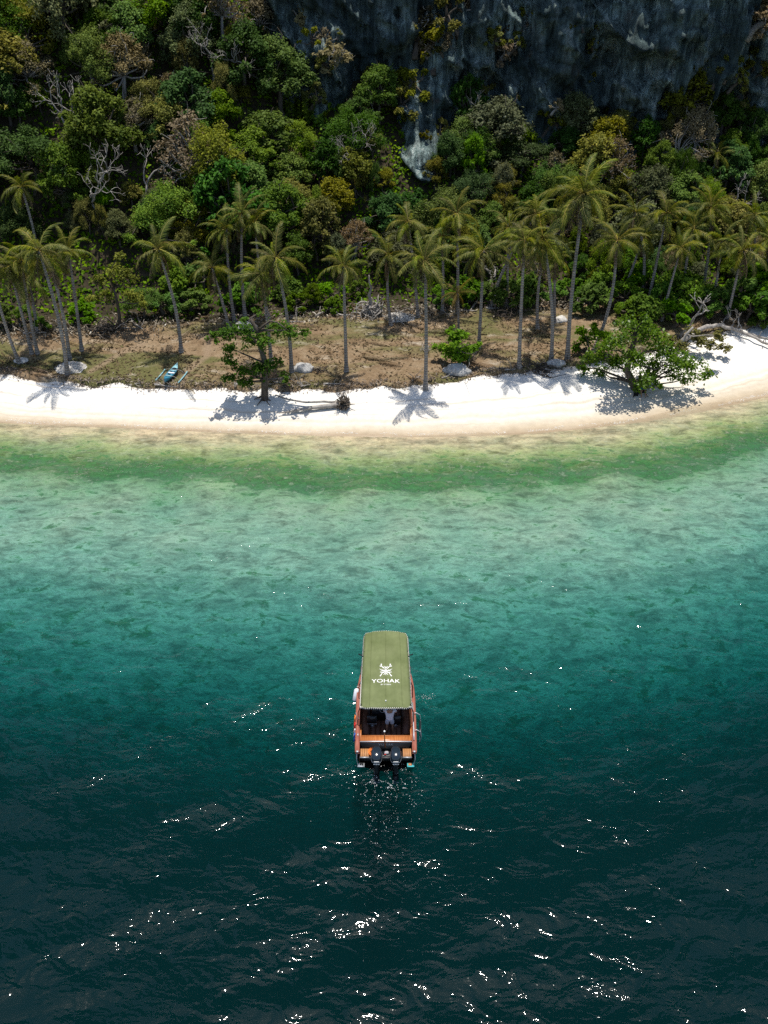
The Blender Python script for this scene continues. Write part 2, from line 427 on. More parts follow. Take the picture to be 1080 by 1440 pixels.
# ------------------------------------------------------------------ mesh helpers
class MB:
    def __init__(s):
        s.v, s.f, s.a, s.mi, s.n = [], [], [], [], 0
    def add(s, verts, faces, shade=None, mi=0):
        verts = np.asarray(verts, float)
        s.v.append(verts)
        s.f.extend([tuple(i + s.n for i in f) for f in faces])
        s.mi.extend([mi] * len(faces))
        s.a.append(np.full(len(verts), 0.5) if shade is None else np.broadcast_to(np.asarray(shade, float), (len(verts),)))
        s.n += len(verts)
        return s
    def quads(s, V4, shade, mi=0):
        V4 = np.asarray(V4, float); k = len(V4)
        s.v.append(V4.reshape(-1, 3))
        idx = (np.arange(k * 4) + s.n).reshape(-1, 4)
        s.f.extend(map(tuple, idx.tolist()))
        s.mi.extend([mi] * k)
        s.a.append(np.repeat(shade, 4))
        s.n += k * 4
        return s
    def box(s, c, d, rz=0.0, mi=0, taper=1.0):
        x, y, z = d[0] / 2, d[1] / 2, d[2] / 2
        V = np.array([(-x, -y, -z), (x, -y, -z), (x, y, -z), (-x, y, -z), (-x * taper, -y * taper, z), (x * taper, -y * taper, z), (x * taper, y * taper, z), (-x * taper, y * taper, z)])
        if rz:
            ca, sa = math.cos(rz), math.sin(rz)
            V = np.stack([V[:, 0] * ca - V[:, 1] * sa, V[:, 0] * sa + V[:, 1] * ca, V[:, 2]], 1)
        return s.add(V + np.array(c), [(0, 3, 2, 1), (4, 5, 6, 7), (0, 1, 5, 4), (1, 2, 6, 5), (2, 3, 7, 6), (3, 0, 4, 7)], mi=mi)
    def tube(s, pts, radii, n=8, cap=True, mi=0, shade=0.5, closed=False):
        pts = [Vector(p) for p in pts]
        if not hasattr(radii, '__len__'):
            radii = [radii] * len(pts)
        V = []; k = len(pts)
        ref = Vector((0.31, 0.17, 1)).normalized()
        u = None
        for i, p in enumerate(pts):
            if closed:
                t = pts[(i + 1) % k] - pts[i - 1]
            else:
                t = pts[min(i + 1, k - 1)] - pts[max(i - 1, 0)]
            if t.length < 1e-9: t = Vector((0, 0, 1))
            t.normalize()
            if u is None:
                u = t.cross(ref)
                if u.length < 1e-3: u = t.cross(Vector((1, 0, 0)))
            else:
                u = u - t * u.dot(t)
            u.normalize()
            w = t.cross(u)
            for j in range(n):
                a = 2 * math.pi * j / n
                V.append(p + (u * math.cos(a) + w * math.sin(a)) * radii[i])
        Fc = []
        for i in range(k if closed else k - 1):
            i2 = (i + 1) % k
            for j in range(n):
                j2 = (j + 1) % n
                Fc.append((i * n + j, i * n + j2, i2 * n + j2, i2 * n + j))
        if cap and not closed:
            Fc.append(tuple(range(n - 1, -1, -1)))
            Fc.append(tuple((k - 1) * n + j for j in range(n)))
        return s.add([tuple(v) for v in V], Fc, shade=shade, mi=mi)
    def lathe(s, prof, n=14, c=(0, 0, 0), mi=0, sx=1.0, sy=1.0):
        V = []
        for r, z in prof:
            for j in range(n):
                a = 2 * math.pi * j / n
                V.append((c[0] + r * math.cos(a) * sx, c[1] + r * math.sin(a) * sy, c[2] + z))
        Fc = []
        for i in range(len(prof) - 1):
            for j in range(n):
                j2 = (j + 1) % n
                Fc.append((i * n + j, i * n + j2, (i + 1) * n + j2, (i + 1) * n + j))
        Fc.append(tuple(range(n - 1, -1, -1))); Fc.append(tuple((len(prof) - 1) * n + j for j in range(n)))
        return s.add(V, Fc, mi=mi)
    def shift(s, o_):
        # enlarge about the post and set further aft
        for a in s.v:
            a[:, 0] = o_[0] + (a[:, 0] - o_[0]) * 1.08
            a[:, 1] = -0.62 + (a[:, 1] + 0.62) * 1.18 + o_[1]
        return s
    def mesh(s, name, mats, smooth=False):
        me = bpy.data.meshes.new(name)
        V = np.concatenate(s.v) if s.v else np.zeros((0, 3))
        me.from_pydata(V.tolist(), [], s.f) if len(s.f) < 60000 and any(len(f) != 4 for f in s.f[:3] + s.f[-3:]) else fast(me, V, s.f)
        at = me.attributes.new('shade', 'FLOAT', 'POINT')
        at.data.foreach_set('value', np.concatenate(s.a).astype(np.float32))
        for m in (mats if isinstance(mats, (list, tuple)) else [mats]):
            me.materials.append(m)
        if len(set(s.mi)) > 1:
            me.polygons.foreach_set('material_index', np.array(s.mi, np.int32))
        if smooth:
            me.polygons.foreach_set('use_smooth', np.ones(len(me.polygons), bool))
        me.update()
        return me
    def build(s, name, mats, parent=None, smooth=False, loc=None):
        return link(name, s.mesh(name, mats, smooth), parent, loc)
def fast(me, V, faces):
    ls = np.array([len(f) for f in faces], np.int32)
    fl = np.concatenate([np.asarray(f, np.int32) for f in faces]) if len(set(ls.tolist())) > 1 else np.asarray(faces, np.int32).ravel()
    me.vertices.add(len(V)); me.vertices.foreach_set('co', V.astype(np.float32).ravel())
    me.loops.add(len(fl)); me.loops.foreach_set('vertex_index', fl)
    me.polygons.add(len(ls))
    me.polygons.foreach_set('loop_start', np.concatenate([[0], np.cumsum(ls)[:-1]]).astype(np.int32))
    me.polygons.foreach_set('loop_total', ls)
    me.update(calc_edges=True); me.validate()
def link(name, data, parent=None, loc=None):
    o = bpy.data.objects.new(name, data)
    C.objects.link(o)
    if parent is not None: o.parent = parent
    if loc is not None: o.location = loc
    return o
def tag(o, label=None, cat=None, group=None, kind=None):
    if label: o['label'] = label
    if cat: o['category'] = cat
    if group: o['group'] = group
    if kind: o['kind'] = kind
    return o
def empty(name, loc=(0, 0, 0), rz=0.0, sc=1.0):
    o = bpy.data.objects.new(name, None)
    o.empty_display_size = 0.2
    C.objects.link(o)
    o.location = loc
    o.rotation_euler = (0, 0, rz)
    o.scale = (sc, sc, sc)
    return o
def grid_mesh(name, P, material, attrs=None, smooth=True, extra=None):
    """P: (rows, cols, 3) sheet"""
    r, c, _ = P.shape
    idx = np.arange(r * c).reshape(r, c)
    q = np.stack([idx[:-1, :-1], idx[:-1, 1:], idx[1:, 1:], idx[1:, :-1]], -1).reshape(-1, 4)
    V = P.reshape(-1, 3)
    me = bpy.data.meshes.new(name)
    if extra is not None:
        V = np.concatenate([V, extra[0]]); q = np.concatenate([q, extra[1]])
    me.vertices.add(len(V)); me.vertices.foreach_set('co', V.astype(np.float32).ravel())
    me.loops.add(q.size); me.loops.foreach_set('vertex_index', q.ravel().astype(np.int32))
    me.polygons.add(len(q))
    me.polygons.foreach_set('loop_start', (np.arange(len(q)) * 4).astype(np.int32))
    me.polygons.foreach_set('loop_total', np.full(len(q), 4, np.int32))
    me.update(calc_edges=True); me.validate()
    for k, a in (attrs or {}).items():
        a = np.asarray(a, float).ravel()
        if len(a) < len(V): a = np.concatenate([a, np.zeros(len(V) - len(a))])
        at = me.attributes.new(k, 'FLOAT', 'POINT'); at.data.foreach_set('value', a.astype(np.float32))
    if smooth:
        me.polygons.foreach_set('use_smooth', np.ones(len(me.polygons), bool))
    me.materials.append(material)
    return me

# ------------------------------------------------------------------ the setting
def xaxis(fine, step, far):
    c = np.arange(-fine, fine + 1e-6, step)
    g = fine + np.cumsum(np.geomspace(step * 2, far * 0.25, 22)); g = g[g < far]
    g = np.append(g, far)
    return np.concatenate([-g[::-1], c, g])

# seabed
sx = xaxis(46, 0.5, 400)
srow = np.concatenate([[-0.6], np.arange(0, 14, 0.35), np.arange(14, 50, 0.8), np.geomspace(52, 1500, 18)])
Xg, Sg = np.meshgrid(sx, srow)
Yg = shore(Xg) - Sg
fine = (np.abs(Xg) < 60) & (Sg < 60)
bed = np.where(fine, vnoise(Xg, Yg, 0, 0.33, 1.0) * 0.3 + vnoise(Xg, Yg, 0, 1.1, 4.0) * 0.10, 0)
Zg = np.where(Sg <= 0, -0.02, -depth(np.maximum(Sg, 0)) + bed * sstep(0.5, 5, Sg)) - 0.004
Zg[Sg < 0] = -0.25
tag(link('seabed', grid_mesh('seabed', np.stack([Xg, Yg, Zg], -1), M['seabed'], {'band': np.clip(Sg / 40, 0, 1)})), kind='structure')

# beach
bx = xaxis(46, 0.3, 400)
brow = np.concatenate([np.linspace(-0.04, 1.0, 40), [1.1, 1.2]])
Xg, Ug = np.meshgrid(bx, brow)
w = edge0(Xg) - shore(Xg)
Yg = shore(Xg) + Ug * w
Zg = beach_z(Xg, Yg) + np.where(Ug < 0, Ug * 1.5, 0)
fine = np.abs(Xg) < 60
Zg = Zg + np.where(fine, (vnoise(Xg, Yg, 0, 0.5, 2) * 0.10 + vnoise(Xg, Yg, 0, 1.7, 5) * 0.05) * sstep(0.15, 0.6, Ug), 0)
tag(link('beach', grid_mesh('beach', np.stack([Xg, Yg, Zg], -1), M['sand'], {'band': np.clip(Ug, 0, 1)})), kind='structure')

# dry grass flat behind the beach, ending in a low eroded scarp
fx = xaxis(46, 0.2, 400)
vrow = np.concatenate([[-0.022, -0.005, 0.012], np.linspace(0.03, 1.0, 60), [1.08]])
Xg, Vg = np.meshgrid(fx, vrow)
Yg = edge(Xg) + Vg * (back(Xg) - edge(Xg))
fine = np.abs(Xg) < 60
Zg = flat_z(Xg, Yg) + np.where(fine, vnoise(Xg, Yg, 0, 0.6, 3) * 0.12 + vnoise(Xg, Yg, 0, 2.2, 6) * 0.06, 0)
Zg[0] = beach_z(Xg[0], Yg[0]) - 0.25
Zg[1] = beach_z(Xg[1], Yg[1]) + 0.06
Zg[-1] -= 0.3
paths = []
for pix in ([(128, 522), (150, 508), (168, 498), (188, 488), (200, 484)], [(258, 536), (262, 524), (275, 512), (290, 502), (293, 486), (290, 470)]):
    paths.append([at_g(*p)[:2] for p in pix])
D = np.full(Xg.shape, 99.0)
for pl in paths:
    for a, b in zip(pl[:-1], pl[1:]):
        ab = b - a
        t = np.clip(((Xg - a[0]) * ab[0] + (Yg - a[1]) * ab[1]) / (ab @ ab), 0, 1)
        D = np.minimum(D, np.hypot(Xg - a[0] - t * ab[0], Yg - a[1] - t * ab[1]))
tag(link('grass_flat', grid_mesh('grass_flat', np.stack([Xg, Yg, Zg], -1), M['flat'], {'path': 1 - sstep(0.12, 0.45, D)})), kind='structure')

# hillside
hx = xaxis(60, 0.8, 400)
hrow = np.concatenate([[-1.0], np.arange(0, 60, 0.8), np.geomspace(62, 320, 14)])
Xg, Sg = np.meshgrid(hx, hrow)
Yg = back(Xg) + Sg
Zg = hill_z(Xg, Yg) + np.where(np.abs(Xg) < 80, vnoise(Xg, Yg, 0, 0.13, 2) * 1.6 * sstep(2, 12, Sg) + vnoise(Xg, Yg, 0, 0.5, 7) * 0.25, 0)
Zg[0] -= 0.4
def hz(x, y):
    return float(hill_z(x, y)) + float(vnoise(np.array([x]), np.array([y]), 0, 0.13, 2)[0]) * 1.6 * float(sstep(2, 12, y - back(x)))
tag(link('hillside', grid_mesh('hillside', np.stack([Xg, Yg, Zg], -1), M['hill'])), kind='structure')

# limestone cliff
def cliff_y(x, z):
    x = np.asarray(x, float); z = np.asarray(z, float)
    y = 93.6 + 0.085 * (z - 10)
    y = y + np.maximum(0, -9 - x) * 1.6 + np.maximum(0, x - 38) * 2.2
    y = y - vnoise(x, z * 0.12, 0, 0.22, 2.0) * 4.0
    y = y - vnoise(x, z * 0.10, 0, 0.75, 8.0) * 1.5
    y = y - np.abs(vnoise(x, z * 0.07, 0, 1.9, 5.0)) * 0.9
    y = y - vnoise(x, z, 0, 0.35, 12.0) * 1.0 - vnoise(x, z * 0.5, 0, 2.6, 3.0) * 0.16
    rdg = 1 - np.abs(vnoise(x * 0.8 + z * 0.35, z * 0.55, 0, 0.42, 21.0)) * 2.2
    y = y - np.maximum(0, rdg) ** 2 * 1.8
    rdg = 1 - np.abs(vnoise(x * 1.2, z * 0.5 - x * 0.2, 0, 1.1, 31.0)) * 2.2
    y = y - np.maximum(0, rdg) ** 2 * 0.7
    y = y - 0.5 * np.floor(2.2 * (vnoise(x * 0.6, z, 0, 0.30, 41.0) + 0.5))
    y = y - 5.0 * np.exp(-((x - 3.0) / 2.6) ** 2) * (1 - sstep(10, 15, z))
    y = y - 3.4 * np.exp(-((x - 26.5) / 7.0) ** 2) * sstep(13, 18.5, z + 0.35 * (x - 26))
    return y
cx = np.arange(-17, 45.01, 0.22)
cz = np.concatenate([np.arange(0.5, 25, 0.22), np.arange(25.3, 30, 0.7)])
Xg, Zg = np.meshgrid(cx, cz)
Yg = cliff_y(Xg, Zg)
top = np.stack([Xg[-1], Yg[-1] + 5, Zg[-1] + 4], -1)[None]
P = np.concatenate([np.stack([Xg, Yg, Zg], -1), top])
tag(link('limestone_cliff', grid_mesh('limestone_cliff', P, M['cliff'])), kind='structure')

# the mountain the cliff belongs to, rising far above the picture's upper edge
mx_ = np.arange(-110, 131, 2.2); mz = np.concatenate([[14], np.arange(24, 262, 2.4)])
Xg, Zg = np.meshgrid(mx_, mz)
Yg = 100.2 + (Zg - 34) * 0.19 + 17 * (1 - sstep(-16, -6, Xg)) + 14 * sstep(40, 52, Xg) - vnoise(Xg, Zg * 0.2, 0, 0.14, 3) * 5 - vnoise(Xg, Zg * 0.3, 0, 0.5, 6) * 1.4
Yg = Yg + 0.006 * np.maximum(0, np.abs(Xg - 10) - 50) ** 2
Zg = Zg - 0.012 * np.maximum(0, np.abs(Xg - 10) - 45) ** 2 * (Zg / 260)
top = np.stack([Xg[-1], Yg[-1] + 120, Zg[-1] + 10], -1)[None]
tag(link('mountain', grid_mesh('mountain', np.concatenate([np.stack([Xg, Yg, Zg], -1), top]), M['cliff'])), kind='structure')

# the sea: a closed body of water with a waved surface
def wave_z(x, y):
    r2 = np.random.default_rng(34)
    z = np.zeros_like(x)
    fade = 0.45 + 0.55 * sstep(1, 16, shore(x) - y)
    for i in range(46):
        lam = 0.9 * (7.5 / 0.9) ** r2.random()
        th = R(96) + r2.normal(0, 0.5)
        k = 2 * math.pi / lam
        st = 0.0158 * (1.0 if lam > 1.6 else 0.8)
        ph = r2.random() * 6.283
        warp = 0.6 * np.sin(0.21 * x + 0.13 * y + i) + 0.4 * np.sin(0.11 * x - 0.27 * y + 2.1 * i)
        q = k * (x * math.cos(th) + y * math.sin(th)) + ph + warp * 1.6
        z = z + st / k * (np.sin(q) - 0.22 * np.cos(2 * q))
    return z * fade
wx = xaxis(40, 0.17, 2500)
wy = np.concatenate([-np.geomspace(3000, 12, 20), np.arange(8, 64, 0.15), [66, 70, 78, 90, 120]])
Xg, Yg = np.meshgrid(wx, wy)
near = (np.abs(Xg) < 40.1) & (Yg > 7.9) & (Yg < 64)
edgef = sstep(40, 36, np.abs(Xg)) if False else (1 - sstep(36, 40, np.abs(Xg))) * sstep(8, 11, Yg)
Zg = np.where(near, wave_z(Xg, Yg) * edgef, 0)
r, c = Xg.shape
P = np.stack([Xg, Yg, Zg], -1)
ring = np.concatenate([np.arange(c), np.arange(1, r) * c + c - 1, (r - 1) * c + np.arange(c - 2, -1, -1), np.arange(r - 2, 0, -1) * c])
low = P.reshape(-1, 3)[ring].copy(); low[:, 2] = -100
n0 = r * c; kk = len(ring)
side = np.stack([ring, n0 + np.arange(kk), n0 + (np.arange(kk) + 1) % kk, np.roll(ring, -1)], -1)
b4 = [n0, n0 + (c - 1), n0 + (c - 1) + (r - 1), n0 + (c - 1) * 2 + (r - 1)]
side = np.concatenate([side, np.array([[b4[0], b4[3], b4[2], b4[1]]])])
tag(link('sea', grid_mesh('sea', P, M['water'], None, True, (low, side))), kind='structure')
def wz(x, y):
    return float(wave_z(np.array([float(x)]), np.array([float(y)]))[0])
# ------------------------------------------------------------------ vegetation builders
def project(p):
    d = np.array([p[0], p[1], p[2] - CAM_H])
    f = d[1] * cp - d[2] * sp
    u = d[1] * sp + d[2] * cp
    return 540 + F * d[0] / f, 720 - F * u / f
def unit(v):
    return v / np.maximum(np.linalg.norm(v, axis=-1, keepdims=True), 1e-9)
def leaf_quads(P, Nrm, size, g, aspect=0.5, droop=0.15):
    """diamond leaves at P facing Nrm"""
    k = len(P)
    a = unit(np.cross(Nrm, unit(g.normal(size=(k, 3)))))
    b = np.cross(Nrm, a)
    s = (size * (0.6 + 0.8 * g.random(k)))[:, None]
    base = P - a * s * 0.5
    tip = P + a * s * 0.5 - Nrm * s * droop
    l = P + b * s * aspect * 0.5 + Nrm * s * 0.08
    r_ = P - b * s * aspect * 0.5 + Nrm * s * 0.08
    return np.stack([base, l, tip, r_], 1)
def lobe_leaves(mb, lobes, n, leaf, g, aspect=0.55, up=0.95, flat=0.75, clump=True, base_shade=0.0):
    """lobes: list of (centre, radius); leaves hang in small sprays over each lobe's shell"""
    w = np.array([r ** 2 for _, r in lobes]); w = w / w.sum()
    for (c, r), wi in zip(lobes, w):
        k = max(12, int(n * wi))
        ns = max(4, k // 16)                       # sprays
        d = unit(g.normal(size=(ns, 3)) + np.array([0, 0, 0.35]))
        rad = r * (0.35 + 0.8 * g.random((ns, 1)) ** 0.7)
        sc = np.array(c) + d * rad * np.array([1, 1, flat * g.uniform(.75, 1.35)])
        idx = g.integers(0, ns, k)
        P = sc[idx] + g.normal(size=(k, 3)) * min(0.34, r * 0.24)
        nr = unit(d[idx] * 0.5 + np.array([0, 0, up]) + g.normal(size=(k, 3)) * 0.5)
        ls = g.random()
        ss = g.random(ns)[idx]
        sh = np.clip(0.25 * ls + 0.45 * ss + 0.35 * g.random(k) + base_shade, 0, 1)
        mb.quads(leaf_quads(P, nr, leaf, g, aspect), sh)
def limb(mb, a, b, r0, r1, g, wob=0.12, n=6, seg=5):
    a, b = np.array(a, float), np.array(b, float)
    Ln = np.linalg.norm(b - a)
    pts, rad = [], []
    off = g.normal(size=3) * Ln * wob
    for i in range(seg + 1):
        t = i / seg
        p = a + (b - a) * t + off * math.sin(math.pi * t) + (g.normal(size=3) * Ln * 0.02 if 0 < i < seg else 0)
        pts.append(tuple(p)); rad.append(r0 + (r1 - r0) * t)
    mb.tube(pts, rad, n)
    return pts
def tree_meshes(seed, rx, h, nl, nleaf, leaf, lmat, bmat, aspect=0.55, trunk_r=0.16, dens=1.0):
    g = np.random.default_rng(seed)
    lobes = []
    for i in range(nl):
        a = i * 2.399 + g.random() * 0.8
        q = math.sqrt((i + 0.6) / nl)
        rr = rx * (0.15 + 0.17 * g.random()) * (1.15 - 0.3 * q)
        if g.random() < 0.18: q *= 1.22; rr *= 0.62
        lobes.append(((math.cos(a) * q * (rx - rr) * 1.05, math.sin(a) * q * (rx - rr) * 1.05, h - rr * 0.8 - (q ** 2.0) * h * 0.45 - g.random() ** 2 * 0.32 * h), rr))
    cb = MB(); lobe_leaves(cb, lobes, nleaf, leaf, g, aspect)
    tb = MB()
    fork = (g.normal() * 0.2, g.normal() * 0.2, h * 0.36)
    limb(tb, (0, 0, -0.6), fork, trunk_r * 1.25, trunk_r * 0.85, g, 0.05, 8)
    for c, r in lobes:
        limb(tb, fork, (c[0], c[1], c[2] + r * 0.2), trunk_r * 0.5, 0.025, g, 0.12, 5)
        if g.random() < 0.4:
            for _ in range(2):
                dd = unit(np.array([c[0], c[1], 1.2]) + g.normal(size=3) * 1.3)
                limb(tb, (c[0], c[1], c[2]), tuple(np.array(c) + dd * r * g.uniform(1.2, 1.9)), 0.03, 0.01, g, 0.15, 4, 3)
    return tb.mesh('trunk', bmat, True), cb.mesh('crown', lmat)
def bare_mesh(seed, h, bmat, spread=0.7, depth_=4, r0=0.13):
    g = np.random.default_rng(seed)
    mb = MB()
    def grow(p, d, ln, r, lev):
        q = p + d * ln
        pts = limb(mb, p, q, r, r * 0.62, g, 0.10, 6 if lev < 2 else 4, 4)
        if lev >= depth_: return
        for k in range(2 if lev == 0 else int(g.integers(2, 4))):
            nd = unit(d + g.normal(size=3) * spread + np.array([0, 0, 0.12]))
            grow(np.array(pts[-1]) * 1.0, nd, ln * (0.6 + 0.22 * g.random()), r * 0.62, lev + 1)
    grow(np.array([0, 0, -0.4]), unit(np.array([g.normal() * 0.12, g.normal() * 0.12, 1])), h * 0.36, r0, 0)
    return mb.mesh('branches', bmat, True)

# --- forest tree kinds: each with a few shapes, all copies share the mesh data
KINDS = {}
def kind(key, n, leafm, label, cat, group, name, rx=(2.4, 3.1), h=(5.0, 6.6), nleaf=15000, leaf=0.19, bark='bark', aspect=0.55, nl=26, seed=0):
    KINDS[key] = dict(meshes=[tree_meshes(seed + i * 7 + 100, rx[0] + (rx[1] - rx[0]) * (i / max(1, n - 1)), h[0] + (h[1] - h[0]) * ((i * 0.61) % 1), [nl, int(nl * 1.5), int(nl * 0.7)][i % 3], int(nleaf * (1, .55, .7)[i % 3]), leaf * (1, 1.45, .9)[i % 3], M[leafm], M[bark], aspect) for i in range(n)], label=label, cat=cat, group=group, name=name)
kind('dark', 3, 'leaf_dark', 'dense dark green broadleaf tree on the forested slope', 'tree', 'dark green trees on the slope', 'forest_tree', seed=1)
kind('mid', 3, 'leaf_mid', 'mid green leafy tree on the forested slope', 'tree', 'mid green trees on the slope', 'forest_tree', seed=2)
kind('olive', 3, 'leaf_olive', 'yellowish olive leafed tree on the forested slope', 'tree', 'olive trees on the slope', 'forest_tree', nleaf=12000, seed=3)
kind('grey', 2, 'leaf_grey', 'grey-green fine leafed tree on the forested slope', 'tree', 'grey-green trees on the slope', 'forest_tree', leaf=0.16, nleaf=16000, seed=4)
kind('dry', 3, 'leaf_dry', 'half bare tree with dry brown leaves on the slope', 'tree', 'dry brown trees on the slope', 'dry_tree', nleaf=5000, leaf=0.16, bark='bark_grey', seed=5)
kind('bright', 3, 'leaf_bright', 'low bright green leafy bush along the back of the dry grass', 'bush', 'bright green bushes behind the grass', 'bush', rx=(1.6, 2.0), h=(2.4, 3.0), nleaf=6000, leaf=0.22, nl=11, seed=6)
kind('ledge', 3, 'leaf_olive', 'small olive shrub rooted on the limestone cliff', 'shrub', 'olive shrubs on the cliff', 'cliff_shrub', rx=(1.1, 1.5), h=(2.0, 2.6), nleaf=1800, leaf=0.2, nl=9, seed=8)
kind('ledge_dry', 2, 'leaf_dry', 'small dry brown shrub rooted on the limestone cliff', 'shrub', 'dry shrubs on the cliff', 'cliff_shrub', rx=(1.1, 1.5), h=(2.0, 2.6), nleaf=1300, leaf=0.17, nl=9, bark='bark_grey', seed=9)
BARE = [bare_mesh(40 + i, 5.2, M['bark_grey'], 0.62, 5 if i % 2 else 4) for i in range(4)]
_kc = {}
def plant(key, x, y, z, sc, rz=None, tilt=0.0, label=None, group=None, leaf_to=None, zs=1.0):
    K = KINDS[key]
    i = _kc.get(key, 0); _kc[key] = i + 1
    tm, cm = K['meshes'][i % len(K['meshes'])]
    e = empty(K['name'], (x, y, z), random.uniform(0, 6.28) if rz is None else rz, sc)
    e.scale = (sc * random.uniform(.8, 1.25), sc * random.uniform(.8, 1.25), sc * zs)
    if tilt: e.rotation_euler = (tilt, 0, e.rotation_euler[2])
    tag(e, label or K['label'], K['cat'], group or K['group'])
    link('trunk', tm, e); link('crown', cm, e)
    return e

# --- forest on the slope
cands = []
yy = 78.0
r4 = random.Random(11)
row = 0
while yy < 118:
    xx = -52.0 + (row % 2) * 1.55
    while xx < 56:
        x, y = xx + r4.uniform(-1.1, 1.1), yy + r4.uniform(-0.9, 0.9)
        xx += 3.1
        s = y - float(back(x))
        if s < 2.2: continue
        cm_ = float(cliffmask(x))
        z = hz(x, y)
        if cm_ > 0.5 and y > float(cliff_y(np.array([x]), np.array([z + 2]))[0]) - 0.9: continue
        px, py = project((x, y, z + 4))
        if px < -70 or px > 1150 or py < -60: continue
        if 405 < px < 500 and py < 150: continue
        if 548 < px < 612 and py < 262 and cm_ > .5: continue
        cands.append((x, y, z, s, px, py, cm_))
    yy += 2.6
    row += 1
for x, y, z, s, px, py, cm_ in cands:
    if px < 420:
        wts = dict(grey=.18, mid=.28, olive=.28, dark=.16, dry=.10) if py < 130 else dict(grey=.12, mid=.26, olive=.28, dark=.20, dry=.14)
        if 270 < px < 420 and 110 < py < 330: wts = dict(mid=.5, dark=.3, olive=.2)
        sc = r4.uniform(0.72, 1.15)
    elif px < 700:
        wts = dict(dark=.40, mid=.28, olive=.14, dry=.10, grey=.08); sc = r4.uniform(0.6, 0.95)
    else:
        wts = dict(dark=.22, mid=.2, olive=.24, dry=.2, grey=.14); sc = r4.uniform(0.55, 0.9)
    if s < 5: sc *= 0.8
    if r4.random() < 0.075:
        e = empty('bare_tree', (x, y, z), r4.uniform(0, 6.28), sc * 1.1)
        link('branches', BARE[r4.randrange(4)], e)
        tag(e, 'leafless grey tree with bare branches on the slope', 'tree', 'leafless trees on the slope')
        continue
    k = r4.choices(list(wts), list(wts.values()))[0]
    where = 'just behind the palm grove' if s < 7.5 else ('at the foot of the limestone cliff' if cm_ > .5 else ('on the slope beside the limestone cliff' if x > -24 else 'on the open forested slope'))
    size = 'large ' if sc > 0.95 else ('small ' if sc < 0.7 else '')
    desc = dict(dark='dense dark green broadleaf tree', mid='mid green leafy tree', olive='yellowish olive leafed tree', grey='grey-green fine leafed tree', dry='half bare tree with dry brown leaves')[k]
    plant(k, x, y, z, sc, zs=r4.uniform(0.8, 1.3), label=size + desc + ' ' + where, group=size + k + ' trees ' + where)
# saplings and thickets filling in between the big trees
for i in range(120):
    x, y, z, s, px, py, cm_ = cands[r4.randrange(len(cands))]
    x += r4.uniform(-2, 2); y -= r4.uniform(.5, 2.0)
    if y - float(back(x)) < 1.5: continue
    k = r4.choices(['mid', 'olive', 'dark', 'dry', 'grey'], [.32, .26, .16, .16, .1])[0]
    where = 'at the foot of the limestone cliff' if cm_ > .5 else 'between the big trees of the slope'
    plant(k, x, y, hz(x, y) + .1, r4.uniform(.28, .52), zs=r4.uniform(.8, 1.9), tilt=r4.uniform(-.15, .15), label=dict(dark='dark green', mid='fresh green', olive='yellow-olive', grey='grey-green', dry='dry brown')[k] + ' sapling ' + where, group=k + ' saplings ' + where)
# named dead tree above the left palms
for px, py, yv, sc, lab in ((178, 305, 88, 1.35, 'bleached leafless tree with forked branches above the palm fronds'), (100, 20, 106, 0.9, None), (235, 95, 101, 0.9, None), (525, 120, 91, .6, None), (665, 150, 90, .8, None), (160, 130, 97, 1.0, None)):
    p = at_y(px, py, yv)
    e = empty('bare_tree', (p[0], p[1], p[2] - (1.2 if lab else 2.6)), 1.3 + px, sc)
    link('branches', BARE[(px + 1) % 4], e)
    tag(e, lab or 'leafless grey tree with bare branches on the slope', 'tree', None if lab else 'leafless trees on the slope')

